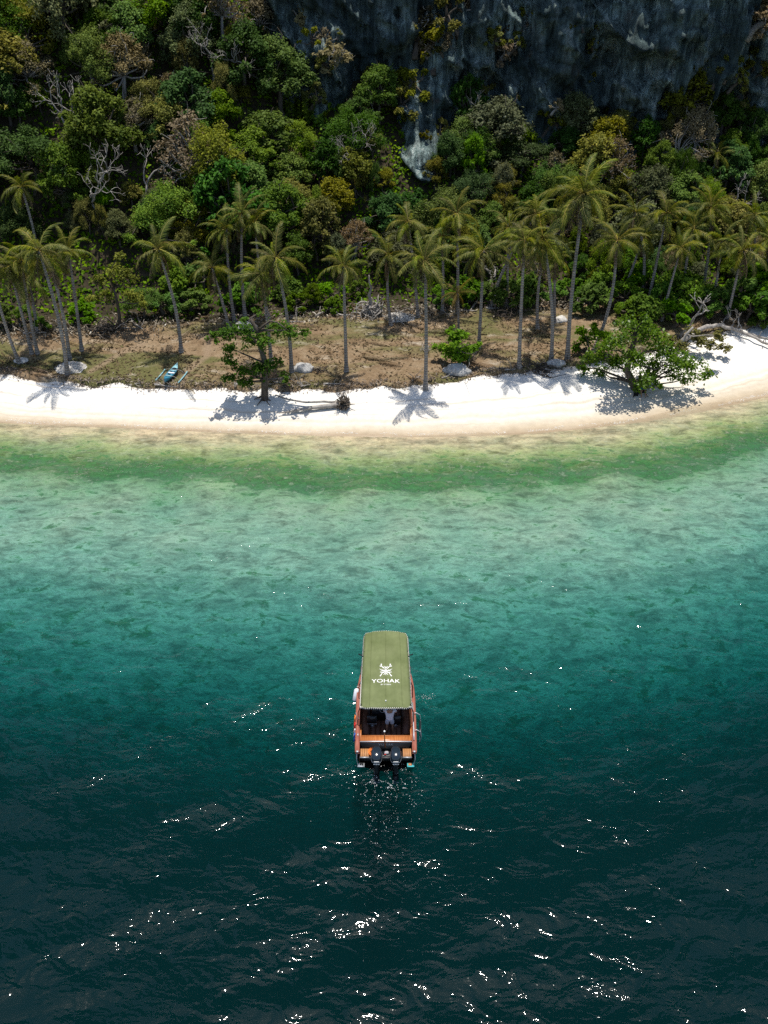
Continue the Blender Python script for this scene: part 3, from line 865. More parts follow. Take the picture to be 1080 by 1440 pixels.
# --- shrubs on the cliff
def on_cliff(px, py):
    Y = 92.0
    for _ in range(12):
        p = at_y(px, py, Y)
        Y = 0.5 * Y + 0.5 * float(cliff_y(np.array([p[0]]), np.array([p[2]]))[0])
    p = at_y(px, py, Y)
    return p
for px, py, k, sc in ((495, 145, 'ledge', .95), (520, 130, 'ledge', .8), (480, 165, 'ledge', .6), (565, 95, 'ledge_dry', 1.2), (590, 115, 'ledge', 1.0), (545, 110, 'ledge_dry', 1.0), (575, 140, 'ledge', 1.1), (560, 160, 'ledge', .9),
                      (600, 40, 'ledge_dry', 1.2), (625, 55, 'ledge_dry', 1.0), (585, 52, 'ledge', .9), (610, 75, 'ledge_dry', .9), (640, 15, 'ledge_dry', 1.1), (700, 65, 'ledge_dry', .9), (715, 45, 'ledge_dry', .9), (690, 50, 'ledge', .7), (735, 25, 'ledge_dry', .8), (680, 130, 'ledge', .7),
                      (770, 165, 'ledge_dry', 1.0), (735, 150, 'ledge', .9), (845, 110, 'ledge', .6), (835, 60, 'ledge', .45), (820, 30, 'ledge', .45), (985, 100, 'ledge', .8), (1010, 95, 'ledge', .9), (975, 145, 'ledge_dry', .9), (1030, 130, 'ledge', .9), (1045, 165, 'ledge', .9), (1060, 60, 'ledge_dry', 1.3), (1050, 100, 'ledge', 1.1),
                      (925, 180, 'ledge_dry', .7), (955, 175, 'ledge_dry', .9), (1020, 190, 'ledge_dry', .9), (895, 190, 'ledge', .8), (440, 50, 'ledge_dry', .7), (465, 75, 'ledge_dry', .9), (420, 100, 'ledge', 1.0), (435, 130, 'ledge', .9), (1065, 15, 'ledge_dry', 1.2), (420, 20, 'ledge_dry', .9), (495, 30, 'ledge', .4), (850, 160, 'ledge', .9), (830, 175, 'ledge_dry', .8), (655, 175, 'ledge', .9), (615, 180, 'ledge', .8)):
    for q in range(2):
        p = on_cliff(px + (q * r4.uniform(-26, 26)), py + q * r4.uniform(-22, 22))
        sc_ = sc * (1.3 if q == 0 else r4.uniform(.6, 1.1))
        plant(k if r4.random() < .7 else 'ledge', p[0], p[1] + 0.15, p[2] - 1.0 * sc_, sc_, tilt=R(30))

# --- hanging vines on the cliff's flank
def vine(px, py, wdt, hgt, n, lm, label, g=np.random.default_rng(77)):
    p0 = on_cliff(px, py)
    mb = MB(); st = MB()
    for k in range(n):
        x = p0[0] + g.normal() * wdt * 0.4
        z0 = p0[2] + g.random() * 1.2
        ln = hgt * (0.35 + 0.65 * g.random())
        m = int(ln * 26)
        zz = z0 - g.random(m) * ln
        xs = x + np.sin(zz * 1.7 + k) * 0.18 + g.normal(size=m) * 0.16
        ys = cliff_y(xs, zz) - 0.12 - np.abs(g.normal(size=m)) * 0.28
        nr = unit(np.array([0, -0.6, 0.6]) + g.normal(size=(m, 3)) * 0.45)
        mb.quads(leaf_quads(np.stack([xs, ys, zz], 1), nr, 0.22, g, 0.7), np.clip(g.random(m) * 0.6 + g.random() * 0.4, 0, 1))
        zt = np.linspace(z0, z0 - ln, 6); xt = x + np.sin(zt * 1.7 + k) * 0.18
        st.tube(list(zip(xt, cliff_y(xt, zt) - 0.1, zt)), 0.025, 4)
    e = empty('hanging_vine', tuple(p0))
    a = mb.build('leaves', M[lm], e); b = st.build('stem', M['bark'], e)
    for o in (a, b): o.location = -Vector(p0)
    tag(e, label, 'vine', 'vines on the cliff')
VL = 'curtain of bright green vine leaves hanging down the dark cliff'
VD = 'curtain of dark green vine leaves hanging down the cliff'
for a in ((425, 150, 1.6, 6.5, 34, 'leaf_mid', VD), (450, 175, 1.6, 6, 34, 'leaf_mid', VD), (412, 185, 1.5, 5, 34, 'leaf_bright', VL), (440, 215, 1.6, 4.5, 30, 'leaf_bright', VL), (470, 240, 1.3, 3.5, 26, 'leaf_dark', VD), (505, 160, 1.0, 2.2, 16, 'leaf_olive', 'short yellowish vine fringe hanging from a cliff ledge'), (820, 170, 1.2, 2.5, 14, 'leaf_dark', VD)):
    vine(*a)

# --- undergrowth over the forest floor
g = np.random.default_rng(5)
k = 95000
xs = g.uniform(-56, 58, k); ys = back(xs) + g.uniform(0.4, 1.0, k) * 0 + g.uniform(0.2, 40, k) ** 1.0
m_ = (cliffmask(xs) < 0.5) | (ys < 92)
xs, ys = xs[m_], ys[m_]
cl = vnoise(xs, ys, 0, 0.7, 3)
z = hill_z(xs, ys) + vnoise(xs, ys, 0, 0.13, 2) * 1.6 * sstep(2, 12, ys - back(xs))
hh = np.clip(0.5 + cl, 0.05, 1.3) * 1.1 * sstep(0.0, 5, ys - back(xs)) + 0.08
keep = g.random(len(xs)) < 0.25 + 0.75 * sstep(1, 5, ys - back(xs))
xs, ys, z, hh, cl = xs[keep], ys[keep], z[keep], hh[keep], cl[keep]
P = np.stack([xs, ys, z + hh * g.random(len(xs))], 1)
mb = MB(); mb.quads(leaf_quads(P, unit(np.array([0, -0.2, 0.8]) + g.normal(size=(len(P), 3)) * 0.6), 0.34, g, 0.6), np.clip(0.5 * g.random(len(P)) + 0.5 * np.clip(0.5 + cl, 0, 1), 0, 1))
tag(mb.build('undergrowth', M['leaf_mid']), 'low tangled green undergrowth covering the forest floor', 'undergrowth', kind='stuff')

# --- coconut palms
def frond_mesh(seed, droop, Lf=2.85, m=M['frond'], hang=0.8, n=30, wl=0.58):
    g = np.random.default_rng(seed)
    T = np.linspace(0, 1, 12)
    ang = -droop * T ** 1.45
    dx = np.cos(ang); dz = np.sin(ang)
    X = np.concatenate([[0], np.cumsum((dx[1:] + dx[:-1]) / 2)]) * Lf / 11
    Z = np.concatenate([[0], np.cumsum((dz[1:] + dz[:-1]) / 2)]) * Lf / 11
    side = g.normal() * 0.25
    Y = side * T ** 2
    mb = MB()
    mb.tube(list(zip(X, Y, Z)), list(0.045 * (1 - T) + 0.008), 4, shade=0.97)
    quads, sh = [], []
    for sgn in (-1, 1):
        for i in range(n):
            t = 0.13 + 0.87 * (i + 0.5 * g.random()) / n
            p = np.array([np.interp(t, T, X), np.interp(t, T, Y), np.interp(t, T, Z)])
            a = np.interp(t, T, ang)
            tg = np.array([math.cos(a), 0, math.sin(a)])
            up = np.array([-math.sin(a), 0, math.cos(a)])
            ln = wl * (math.sin(math.pi * min(1, 0.18 + 0.78 * t)) ** 0.7 + 0.12) * g.uniform(0.85, 1.15)
            d0 = unit(np.array([0, sgn, 0]) * 0.85 + tg * (0.35 + 0.5 * t) + up * g.uniform(-0.15, 0.3))
            d1 = unit(d0 + np.array([0, 0, -hang * g.uniform(0.7, 1.5)]))
            d2 = unit(d1 + np.array([0, 0, -hang * 1.2]))
            wv = tg * 0.034
            a0, a1, a2, a3 = p, p + d0 * ln * 0.35, p + d0 * ln * 0.35 + d1 * ln * 0.35, p + d0 * ln * 0.35 + d1 * ln * 0.35 + d2 * ln * 0.33
            quads += [np.array([a0 - wv * .6, a0 + wv * .6, a1 + wv, a1 - wv]), np.array([a1 - wv, a1 + wv, a2 + wv * .8, a2 - wv * .8]), np.array([a2 - wv * .8, a2 + wv * .8, a3 + wv * .12, a3 - wv * .12])]
            sh += [g.random() * 0.85] * 3
    mb.quads(np.array(quads), np.array(sh))
    return mb.mesh('frond', m)
FR = [frond_mesh(10 + i, d) for i, d in enumerate((1.0, 1.3, 1.6, 1.9, 1.4, 1.15))]
FD = [frond_mesh(30 + i, 0.5, 2.7, M['frond_dry'], 1.1, 22, 0.5) for i in range(2)]
FY = [frond_mesh(35 + i, 0.9 + 0.4 * i, 3.0, m_leaf('palm_frond_yellow', (0.05, 0.05, 0.012), (0.20, 0.17, 0.035), 0.3, tip=(0.30, 0.22, 0.08))) for i in range(2)]
nut = MB().lathe([(0.02, -0.13), (0.09, -0.08), (0.115, 0), (0.085, 0.08), (0.02, 0.12)], 8).mesh('coconut', M['coconut'], True)
def palm(base, top, label, group=None, seed=0, bow=None, nf=23, sc=1.0, yellow=False, dead=3):
    """base, top: world points of root and crown"""
    g = np.random.default_rng(500 + seed)
    base = np.array(base); top = np.array(top)
    e = empty('coconut_palm', tuple(base))
    tag(e, label, 'palm tree', group)
    d = top - base
    H = np.linalg.norm(d)
    mb = MB(); pts, rad = [], []
    bw = np.array([g.normal() * 0.03, g.normal() * 0.03, 0]) * H if bow is None else np.array(bow)
    r0 = 0.145 * (0.75 + 0.03 * H) * min(1, sc + .2)
    for i in range(13):
        t = i / 12
        p = d * t + bw * math.sin(math.pi * t) * (1 - 0.3 * t)
        pts.append(tuple(p)); rad.append(r0 * (1 - 0.42 * t) * (1 + 0.55 * math.exp(-t * 26)))
    pts.insert(0, (pts[0][0] - d[0] * 0.02, pts[0][1], -0.4)); rad.insert(0, rad[0] * 1.1)
    mb.tube(pts, rad, 9)
    mb.build('trunk', M['palm_bark'], e, True)
    az0 = g.random() * 6.28
    meshes = FY if yellow else FR
    for k in range(nf):
        if g.random() < .1: continue
        u = k / (nf - 1)
        el = R(82 - 118 * u ** 0.85) + g.normal() * 0.1
        az = az0 + k * 2.399 + g.normal() * 0.18
        # the trade wind combs the fronds to the left of the beach
        wind = 0.5 * math.cos(el) * math.sin(az) * (1 if math.sin(az) > 0 else .5)
        f = link('frond', meshes[int(g.integers(len(meshes)))], e, tuple(d + np.array([math.cos(az), math.sin(az), 0]) * 0.06))
        f.rotation_euler = (g.normal() * 0.35 - 0.35 * math.sin(az), -el, az + wind)
        f.scale = (sc * g.uniform(0.7, 1.12),) * 3
    for k in range(dead):
        az = g.random() * 6.28
        f = link('dead_frond', FD[k % 2], e, tuple(d + np.array([math.cos(az) * .08, math.sin(az) * .08, -0.1])))
        f.rotation_euler = (g.normal() * 0.3, R(58 + 18 * g.random()), az); f.scale = (sc * .85,) * 3
    if H > 5:
        for k in range(int(g.integers(3, 7))):
            az = g.random() * 6.28
            link('coconut', nut, e, tuple(d + np.array([math.cos(az) * .22, math.sin(az) * .22, -0.22 - 0.15 * g.random()])))
    return e
G1 = 'coconut palms growing on the dry grass flat'
G2 = 'coconut palms at the foot of the forest'
def pal(bx_, by_, tx_, ty_, label=None, back_=False, dy=0.0, **kw):
    kw.setdefault('sc', 0.70 + 0.24 * ((pal.n * 0.618) % 1)); kw.setdefault('nf', 15 + int(8 * ((pal.n * 0.37) % 1)))
    b = at_g(bx_, by_) - np.array([0, 0, 0.06])
    t = at_y(tx_, ty_, b[1] + dy)
    pal.n += 1
    wh = 'behind the broad-leaved beach tree' if bx_ < 420 else ('behind the tangle of driftwood roots' if bx_ < 640 else ('in the thicket around the tallest palm' if bx_ < 800 else 'above the bushes behind the big shady tree'))
    if 'dead' in kw and kw['dead'] > 4: wh = 'hung with brown dead fronds ' + wh
    lab = label or ('slim coconut palm ' + wh if back_ else 'coconut palm with bare grey trunk growing on the dry grass flat')
    return palm(b, t, lab, None if label else (G2 + ' ' + wh if back_ else G1), seed=pal.n, **kw)
pal.n = 0
pal(27, 510, -14, 372)
pal(45, 497, 14, 378)
pal(53, 497, 30, 366)
pal(95, 526, 55, 352, 'tall coconut palm leaning out of the white coral heap', bow=(0.3, 0, 0))
pal(98, 505, 70, 366, 'coconut palm rising just behind the white coral heap')
pal(115, 493, 96, 352, 'coconut palm beside the heap of dead wood on the grass')
pal(53, 468, 40, 388, back_=True)
pal(52, 352, 30, 262, 'lone coconut palm standing up among the trees on the slope', nf=16)
pal(255, 495, 222, 350, 'slender leaning coconut palm alone between two sandy footpaths', bow=(0.35, 0, 0), nf=16)
pal(322, 460, 298, 376, 'coconut palm leaning left behind the broad-leaved beach tree', nf=18)
pal(330, 452, 318, 322, back_=True)
pal(410, 523, 388, 362, 'coconut palm rising from the grey boulder by the beach tree', bow=(0.25, 0, 0))
pal(382, 510, 368, 384, 'coconut palm with browning fronds just behind the beach tree', dead=6)
pal(378, 447, 358, 312, back_=True)
pal(345, 447, 340, 300, back_=True)
pal(487, 522, 483, 374, 'upright coconut palm casting a dark round shadow on the grass', bow=(0, 0, 0), nf=19)
pal(598, 548, 597, 366, 'coconut palm rooted in the bare white sand of the beach', bow=(0.1, 0, 0))
pal(550, 457, 546, 358, 'thin coconut palm beside the tangled driftwood roots', nf=15)
pal(588, 446, 574, 312, back_=True, dead=5)
pal(643, 440, 642, 300, back_=True)
pal(622, 440, 622, 332, back_=True, dead=6)
pal(673, 489, 680, 352, 'dark stemmed coconut palm behind the bright green bush')
pal(645, 465, 643, 412, 'small yellowing coconut palm above the bright green bush', nf=13, sc=0.62, yellow=True, dead=2)
pal(730, 517, 738, 338, 'thick crowned coconut palm at the sandy edge of the grass')
pal(775, 507, 764, 334, 'coconut palm bending inland from the debris at the beach edge', bow=(0.35, 0, 0), dead=5)
pal(756, 463, 765, 352, back_=True)
pal(780, 454, 780, 362, back_=True, dead=6)
pal(798, 504, 822, 272, 'tallest coconut palm, its pale trunk leaning along the beach edge', nf=23, sc=1.12, bow=(-.2, 0, 0))
pal(834, 494, 868, 338, 'coconut palm with curved trunk behind the big shady beach tree', bow=(0.55, 0, 0))
pal(910, 432, 938, 300, back_=True)
pal(965, 432, 976, 322, back_=True)
pal(1000, 438, 1016, 338, back_=True)
pal(1022, 449, 1045, 352, 'coconut palm leaning over the bleached fallen tree')
pal(898, 424, 894, 298, back_=True)
pal(930, 451, 958, 348, back_=True)
pal(985, 420, 1000, 292, back_=True)
pal(1050, 425, 1062, 302, back_=True)
pal(1075, 436, 1085, 335, back_=True)
pal(872, 420, 905, 332, back_=True)
pal(712, 432, 715, 320, back_=True)
pal(690, 432, 755, 300, back_=True)
pal(1000, 262, 1010, 216, 'small coconut palm perched high on the slope below the cliff', nf=14, sc=.7)

# dead fronds dropped on the grass and sand
for i in range(30):
    px = r4.uniform(10, 830); py = r4.uniform(455, 540)
    p = at_g(px, py)
    f = link('fallen_frond', FD[i % 2], None, (p[0], p[1], p[2] + 0.10))
    f.rotation_euler = (r4.uniform(-.2, .2), R(-6), r4.uniform(0, 6.28)); f.scale = (.75, .75, .35)
    tag(f, 'dry brown palm frond lying on the ground under the palms', 'palm frond', 'fallen fronds on the ground')

# --- broad-leaved beach trees, built lobe by lobe
def lobed_tree(name, bpx, trunk, lobes, label, cat, leafm, nleaf, leaf, seed, flat=0.6, tr=0.16, group=None, bark='bark', spread=1.0):
    g = np.random.default_rng(seed)
    b = at_g(*bpx)
    e = empty(name, tuple(b)); tag(e, label, cat, group)
    tp = [np.zeros(3) - np.array([0, 0, .3])] + [at_y(x, y, b[1] + d) - b for x, y, d in trunk]
    tb = MB()
    k = len(tp)
    tb.tube([tuple(p) for p in tp], [tr * (1.35 - 0.9 * i / k) for i in range(k)], 8)
    for a in range(6):
        an = a * 1.05
        limb(tb, (0, 0, 0.25), (math.cos(an) * tr * 4.5, math.sin(an) * tr * 4.5, -0.1), tr * .5, tr * .12, g, 0.1, 5)
    LB = []
    for x, y, r in lobes:
        c = at_y(x, y, b[1] + g.uniform(-1, 1) * spread) - b
        r = r * 0.86
        LB.append((tuple(c), r))
        j = int(np.argmin([np.linalg.norm(q - c) + (2 if q[2] > c[2] else 0) for q in tp]))
        limb(tb, tp[max(1, j)], (c[0], c[1], c[2]), tr * .42, 0.03, g, 0.12, 5)
    cb = MB(); lobe_leaves(cb, LB, nleaf, leaf, g, 0.6, 0.8, flat)
    tb.build('trunk', M[bark], e, True); cb.build('crown', M[leafm], e)
    return e
lobed_tree('beach_tree', (372, 561), [(372, 535, 0), (373, 510, .2), (366, 488, 0), (362, 466, .1), (352, 448, 0)],
           [(300, 474, .5), (318, 468, .7), (340, 463, .75), (352, 480, .6), (375, 482, .7), (392, 462, .75), (410, 468, .6), (428, 470, .45), (326, 492, .6), (318, 508, .55), (338, 520, .6), (322, 532, .55), (345, 538, .6), (366, 520, .75), (384, 512, .6), (398, 530, .45), (345, 450, .35), (362, 440, .3)],
           'spreading broad-leaved tree with layered branches rooted in the white sand', 'tree', 'leaf_bright', 3300, 0.23, 301, tr=.2)
lobed_tree('beach_tree', (897, 548), [(890, 538, 0), (882, 522, .2), (885, 500, .3), (892, 480, .4), (895, 462, .3)],
           [(820, 520, .6), (835, 505, .9), (850, 490, .9), (872, 478, 1.0), (895, 466, 1.0), (915, 474, 1.0), (880, 455, .8), (905, 450, .7), (930, 492, 1.0), (950, 505, .95), (972, 512, .9), (990, 526, .65), (968, 532, .7), (945, 524, .8), (915, 512, 1.0), (890, 505, 1.0), (862, 512, .9), (845, 522, .6), (902, 535, .85), (918, 530, .7), (930, 540, .4)],
           'big dark green tree shading the sand at the beach curve', 'tree', 'leaf_almond', 6200, 0.23, 302, tr=.24, spread=1.6)
lobed_tree('bush', (645, 517), [(645, 505, 0), (644, 490, 0), (642, 475, 0)],
           [(638, 468, .55), (652, 472, .5), (640, 481, .5), (618, 491, .5), (632, 493, .65), (648, 494, .7), (664, 488, .5), (676, 486, .3), (640, 504, .5), (654, 503, .45)],
           'single bright green bush growing beside the pale blue-grey boulder', 'bush', 'leaf_bright', 2200, 0.24, 303, tr=.08)
lobed_tree('beach_tree', (948, 505), [(955, 490, 0), (965, 470, .2), (975, 460, .2)],
           [(960, 488, .6), (985, 478, .6), (1000, 485, .55), (1012, 472, .5), (1020, 490, .45), (975, 465, .45), (940, 478, .6)],
           'thin olive leafed tree sprawling over the sand by the fallen trunk', 'tree', 'leaf_olive', 1700, 0.22, 304, tr=.12, bark='bark_grey')
lobed_tree('bush', (830, 498), [(828, 488, 0), (826, 478, 0)], [(812, 488, .4), (824, 478, .5), (840, 470, .55), (818, 466, .5), (855, 474, .5), (835, 460, .4)],
           'low leafy bush at the foot of the curved palm', 'bush', 'leaf_bright', 1300, 0.23, 305, tr=.06)
lobed_tree('beach_tree', (168, 464), [(168, 445, 0), (165, 425, 0), (160, 405, 0)], [(140, 395, .6), (160, 380, .7), (180, 388, .7), (150, 415, .6), (185, 415, .7), (200, 425, .5), (130, 420, .5), (168, 362, .5)],
           'thin tree with sparse yellow-green leaves at the back of the grass', 'tree', 'leaf_olive', 1900, 0.2, 306, tr=.12)

# --- bushes along the back of the grass
BL = KINDS['bright']
for px, py, sc, k in ((60, 466, .5, 'bright'), (118, 452, .6, 'bright'), (205, 446, .8, 'mid'), (232, 440, .75, 'bright'), (270, 438, .8, 'bright'), (255, 420, 1.0, 'bright'), (285, 410, 1.1, 'bright'), (415, 440, .7, 'bright'), (440, 432, .7, 'mid'), (405, 425, .8, 'bright'), (465, 428, .8, 'bright'), (505, 415, .55, 'bright'), (470, 440, .5, 'bright'),
                      (610, 425, .6, 'bright'), (625, 435, .5, 'bright'), (660, 425, .8, 'bright'), (690, 428, .8, 'bright'), (715, 432, 1.0, 'bright'), (740, 428, .9, 'bright'), (775, 428, .7, 'bright'), (800, 422, .8, 'bright'),
                      (830, 440, .9, 'bright'), (850, 425, 1.1, 'bright'), (875, 435, 1.0, 'bright'), (900, 420, 1.1, 'bright'), (880, 450, .8, 'bright'), (925, 440, 1.1, 'bright'), (950, 430, 1.2, 'bright'), (975, 440, 1.1, 'bright'), (1000, 445, 1.0, 'bright'), (905, 455, .9, 'bright'), (945, 460, .9, 'bright'),
                      (1040, 440, 1.35, 'bright'), (1066, 438, 1.5, 'bright'), (1085, 448, 1.5, 'bright'), (1052, 452, 1.0, 'bright'), (1075, 462, .8, 'bright'), (1015, 440, 1.0, 'bright'), (330, 440, .7, 'bright'), (350, 432, .8, 'bright'), (30, 455, .6, 'bright'), (8, 462, .6, 'mid')):
    p = at_g(px, py)
    near = 'by the bleached fallen tree' if px > 1010 else ('behind the big shady beach tree' if px > 825 else ('between palm trunks at the back of the grass' if px > 590 else 'along the back of the dry grass'))
    size = 'large ' if sc > 1.05 else ('low ' if sc < .75 else 'medium sized ')
    if k == 'mid': plant('mid', p[0], p[1], p[2], sc * 0.6, label='small mid green tree at the back of the dry grass', group='small trees behind the grass')
    else: plant('bright', p[0], p[1], p[2], sc, label=size + 'bright green leafy bush ' + near, group=size + 'bushes ' + near)

# --- dry grass tufts
g = np.random.default_rng(15)
k = 36000
xs = g.uniform(-45, 48, k); v = g.random(k)
ys = edge(xs) + 0.2 + v * (back(xs) - edge(xs) + 2)
dens = vnoise(xs, ys, 0, 0.35, 2) + vnoise(xs, ys, 0, 1.4, 2) * 0.6
m_ = dens + g.normal(size=k) * 0.15 > -0.05
xs, ys, dens = xs[m_], ys[m_], dens[m_]
n = len(xs)
h = g.uniform(0.05, 0.17, n); a = g.random(n) * 6.28; wd = g.uniform(0.03, 0.09, n)
zb = np.where(ys < back(xs), flat_z(xs, ys), hill_z(xs, ys)) + vnoise(xs, ys, 0, 0.6, 3) * 0.12
P0 = np.stack([xs, ys, zb - 0.02], 1); dv = np.stack([np.cos(a), np.sin(a), a * 0], 1) * wd[:, None]
ln = np.stack([g.normal(size=n) * .16, g.normal(size=n) * .16, h * .8], 1)
mb = MB(); mb.quads(np.stack([P0 - dv, P0 + dv, P0 + ln + dv * .5, P0 + ln - dv * .5], 1), np.clip(g.random(n) * .8 + np.where(dens > .45, .3, 0), 0, 1))
tag(mb.build('grass_tufts', M['grass']), 'short dry brown grass tufts on the flat behind the beach', 'grass', kind='stuff')

# --- strand litter: twigs, husks and dead leaves along the scarp and the forest edge
def litter(name, cx_, cy_, n, label, size=0.22, zoff=0.05):
    P = np.stack([cx_, cy_, gz(cx_, cy_) + zoff * g.random(n)], 1)
    nr = unit(np.array([0, 0, 1]) + g.normal(size=(n, 3)) * .5)
    mb = MB(); mb.quads(leaf_quads(P, nr, size, g, 0.28), np.clip(g.random(n) ** 1.3, 0, 1))
    tag(mb.build(name, M['litter']), label, 'litter', kind='stuff')
n = 8000
xs = g.uniform(-44, 36, n)
m_ = vnoise(xs, xs * 0, 0, 0.3, 7) + g.normal(size=n) * .2 > -0.12; xs = xs[m_]; n = len(xs)
litter('strand_litter', xs, edge(xs) + g.normal(size=n) * 0.28 + 0.1, n, 'grey-brown twigs and husks washed up along the beach scarp', 0.24, 0.12)
n = 15000
xs = g.uniform(-46, 46, n)
m_ = vnoise(xs, xs * 0, 0, 0.2, 4) + g.normal(size=n) * .25 > -0.1; xs = xs[m_]; n = len(xs)
litter('forest_litter', xs, back(xs) + g.normal(size=n) * 0.9 - 0.2, n, 'pale dead sticks and leaves piled along the forest edge', 0.32, 0.35)

# --- rocks and heaps
def boulder(name, px, py, rx, ry, rz, m, label, cat, seed, rough=0.25):
    b = at_g(px, py)
    if name in ('coral_heap', 'sand_mound'):
        g = np.random.default_rng(seed); mb = MB(); oc = [(0, 2, 4), (2, 1, 4), (1, 3, 4), (3, 0, 4), (2, 0, 5), (1, 2, 5), (3, 1, 5), (0, 3, 5)]
        e = empty(name, tuple(b)); tag(e, label, cat)
        for i in range(420):
            a = g.random() * 6.28; q = math.sqrt(g.random()); s_ = g.uniform(.03, .10)
            c0 = np.array([math.cos(a) * q * rx, math.sin(a) * q * ry, rz * .8 * (1 - q ** 1.6) * g.uniform(.75, 1.05)])
            V = np.array([(1, 0, 0), (-1, 0, 0), (0, 1, 0), (0, -1, 0), (0, 0, .8), (0, 0, -.8)]) * s_ * g.uniform(.6, 1.4, (6, 1))
            mb.add(V + c0, oc)
        tag(mb.build('rubble', M[m], e), kind='stuff')
        n, k, V, Fc = 16, 5, [], []
        for i in range(k + 1):
            for j in range(n):
                a = 6.2832 * j / n; q = i / k * (1 + .2 * mn.noise((math.cos(a) + seed, math.sin(a), 0)))
                V.append((math.cos(a) * q * rx, math.sin(a) * q * ry, rz * .8 * (1 - min(1, q) ** 1.6) - .05))
        for i in range(k):
            for j in range(n): Fc.append((i * n + j, (i + 1) * n + j, (i + 1) * n + (j + 1) % n, i * n + (j + 1) % n))
        MB().add(V, Fc).build('mound', M[m], e)
        return
    V, Fc = [], []
    n, k = 18, 9
    for i in range(k + 1):
        ph = math.pi * i / k
        for j in range(n):
            th = 2 * math.pi * j / n
            d = Vector((math.sin(ph) * math.cos(th), math.sin(ph) * math.sin(th), math.cos(ph)))
            f = 1 + 1.6 * rough * mn.noise(d * 1.6 + Vector((seed, 0, 0))) + rough * .5 * mn.noise(d * 4.5 + Vector((0, seed, 0)))
            V.append((d.x * rx * f, d.y * ry * f, d.z * rz * f + rz * .25))
    for i in range(k):
        for j in range(n):
            Fc.append((i * n + j, (i + 1) * n + j, (i + 1) * n + (j + 1) % n, i * n + (j + 1) % n))
    o = MB().add(V, Fc).build(name, M[m], None, False, tuple(b))
    tag(o, label, cat)
boulder('coral_heap', 100, 517, 1.15, .9, .5, 'coral', 'low white heap of coral rubble around the leaning palm', 'heap', 3, .5)
boulder('boulder', 427, 520, .7, .5, .4, 'rock', 'grey boulder at the root of a palm by the beach tree', 'rock', 5)
boulder('boulder', 642, 523, .95, .6, .5, 'rock', 'pale blue-grey boulder under the bright green bush', 'rock', 8)
boulder('sand_mound', 562, 446, 1.3, .9, .35, 'coral', 'pale sand mound beside the tangled driftwood roots', 'heap', 9, .4)
boulder('boulder', 345, 462, 1.0, .5, .45, 'coral', 'pale slab showing behind the layered beach tree', 'rock', 12)
boulder('boulder', 782, 515, .7, .4, .3, 'rock', 'flat rock among the debris between two leaning palms', 'rock', 14)
boulder('boulder', 788, 452, .5, .4, .35, 'coral', 'small white rock on bare earth by the dark palm trunk', 'rock', 15)
boulder('coral_heap', 30, 507, .5, .4, .2, 'coral', 'small pale rubble heap by the dark palm root', 'heap', 17, .5)
# --- driftwood
def log(pix, r, label, seed, m='bark_grey', group=None, name='driftwood_log', twigs=2, lift=0.0):
    g = np.random.default_rng(seed)
    P = [at_g(*p) for p in pix]
    b = P[0]
    mb = MB()
    Q = [p - b + np.array([0, 0, r * .7 + lift]) for p in P]
    R_ = [r * (1 - .6 * i / (len(Q) - 1)) for i in range(len(Q))]
    fine_ = []; rr = []
    for i in range(len(Q) - 1):
        for t in np.linspace(0, 1, 4, endpoint=False):
            fine_.append(tuple(Q[i] * (1 - t) + Q[i + 1] * t + g.normal(size=3) * r * .25)); rr.append(R_[i] * (1 - t) + R_[i + 1] * t)
    fine_.append(tuple(Q[-1])); rr.append(R_[-1])
    mb.tube(fine_, rr, 7)
    for k in range(twigs):
        i = int(g.integers(1, len(fine_) - 1)); a = np.array(fine_[i])
        limb(mb, a, a + np.array([g.normal() * .7, g.normal() * .7, abs(g.normal()) * .5 + .1]), rr[i] * .55, .015, g, .15, 5)
    o = mb.build(name, M[m], None, True, tuple(b)); tag(o, label, 'driftwood', group)
    return o
g2 = np.random.default_rng(23)
for i in range(16):
    px = g2.uniform(10, 830)
    x = at_g(px, 535)[0]
    py = project((x, float(edge(x)) + .3, 1.2))[1] + g2.normal() * 2.5 - 1
    log([(px, py), (px + g2.uniform(10, 32), py + g2.normal() * 3)], g2.uniform(.04, .08), 'weathered grey branch lying along the beach scarp', 40 + i, group='branches along the scarp')
for i in range(20):
    px = g2.uniform(20, 820); x = at_g(px, 450)[0]
    py = project((x, float(back(x)) - .2, 1.7))[1] + g2.normal() * 4
    log([(px, py), (px + g2.uniform(12, 40), py + g2.normal() * 6)], g2.uniform(.05, .11), 'pale dead branch lying along the forest edge', 70 + i, group='branches along the forest edge', twigs=3)
# root tangle
def root_tangle(px, py, n, h, w_, r, label, seed, name='driftwood_roots', m='bark_grey', core=None):
    g = np.random.default_rng(seed); b = at_g(px, py)
    mb = MB()
    for k in range(n):
        a = g.random() * 6.28; rr = w_ * (.3 + .7 * g.random())
        s0 = np.array([g.normal() * w_ * .25, g.normal() * w_ * .25, abs(g.normal()) * h * .25])
        e_ = np.array([math.cos(a) * rr, math.sin(a) * rr * .7, h * g.random() ** 1.4 * (1.15 - rr / w_ * .6)])
        limb(mb, s0, e_, r * g.uniform(.6, 1.1), r * .18, g, .28, 5, 6)
    if core: limb(mb, (0, 0, 0), core, r * 2.4, r * .4, g, .08, 7, 6)
    o = mb.build(name, M[m], None, True, tuple(b)); tag(o, label, 'driftwood'); return o
root_tangle(523, 444, 60, 2.0, 1.7, .09, 'tall tangle of bleached driftwood roots at the forest edge', 3, core=(-.2, 0, 3.4))
root_tangle(90, 514, 22, .35, 1.1, .05, 'flat tangle of dark twigs beside the white coral heap', 4, 'twig_pile', 'bark_dark')
root_tangle(150, 466, 40, .8, 2.0, .07, 'brown heap of dead branches at the back of the grass', 6, 'twig_pile', 'bark')
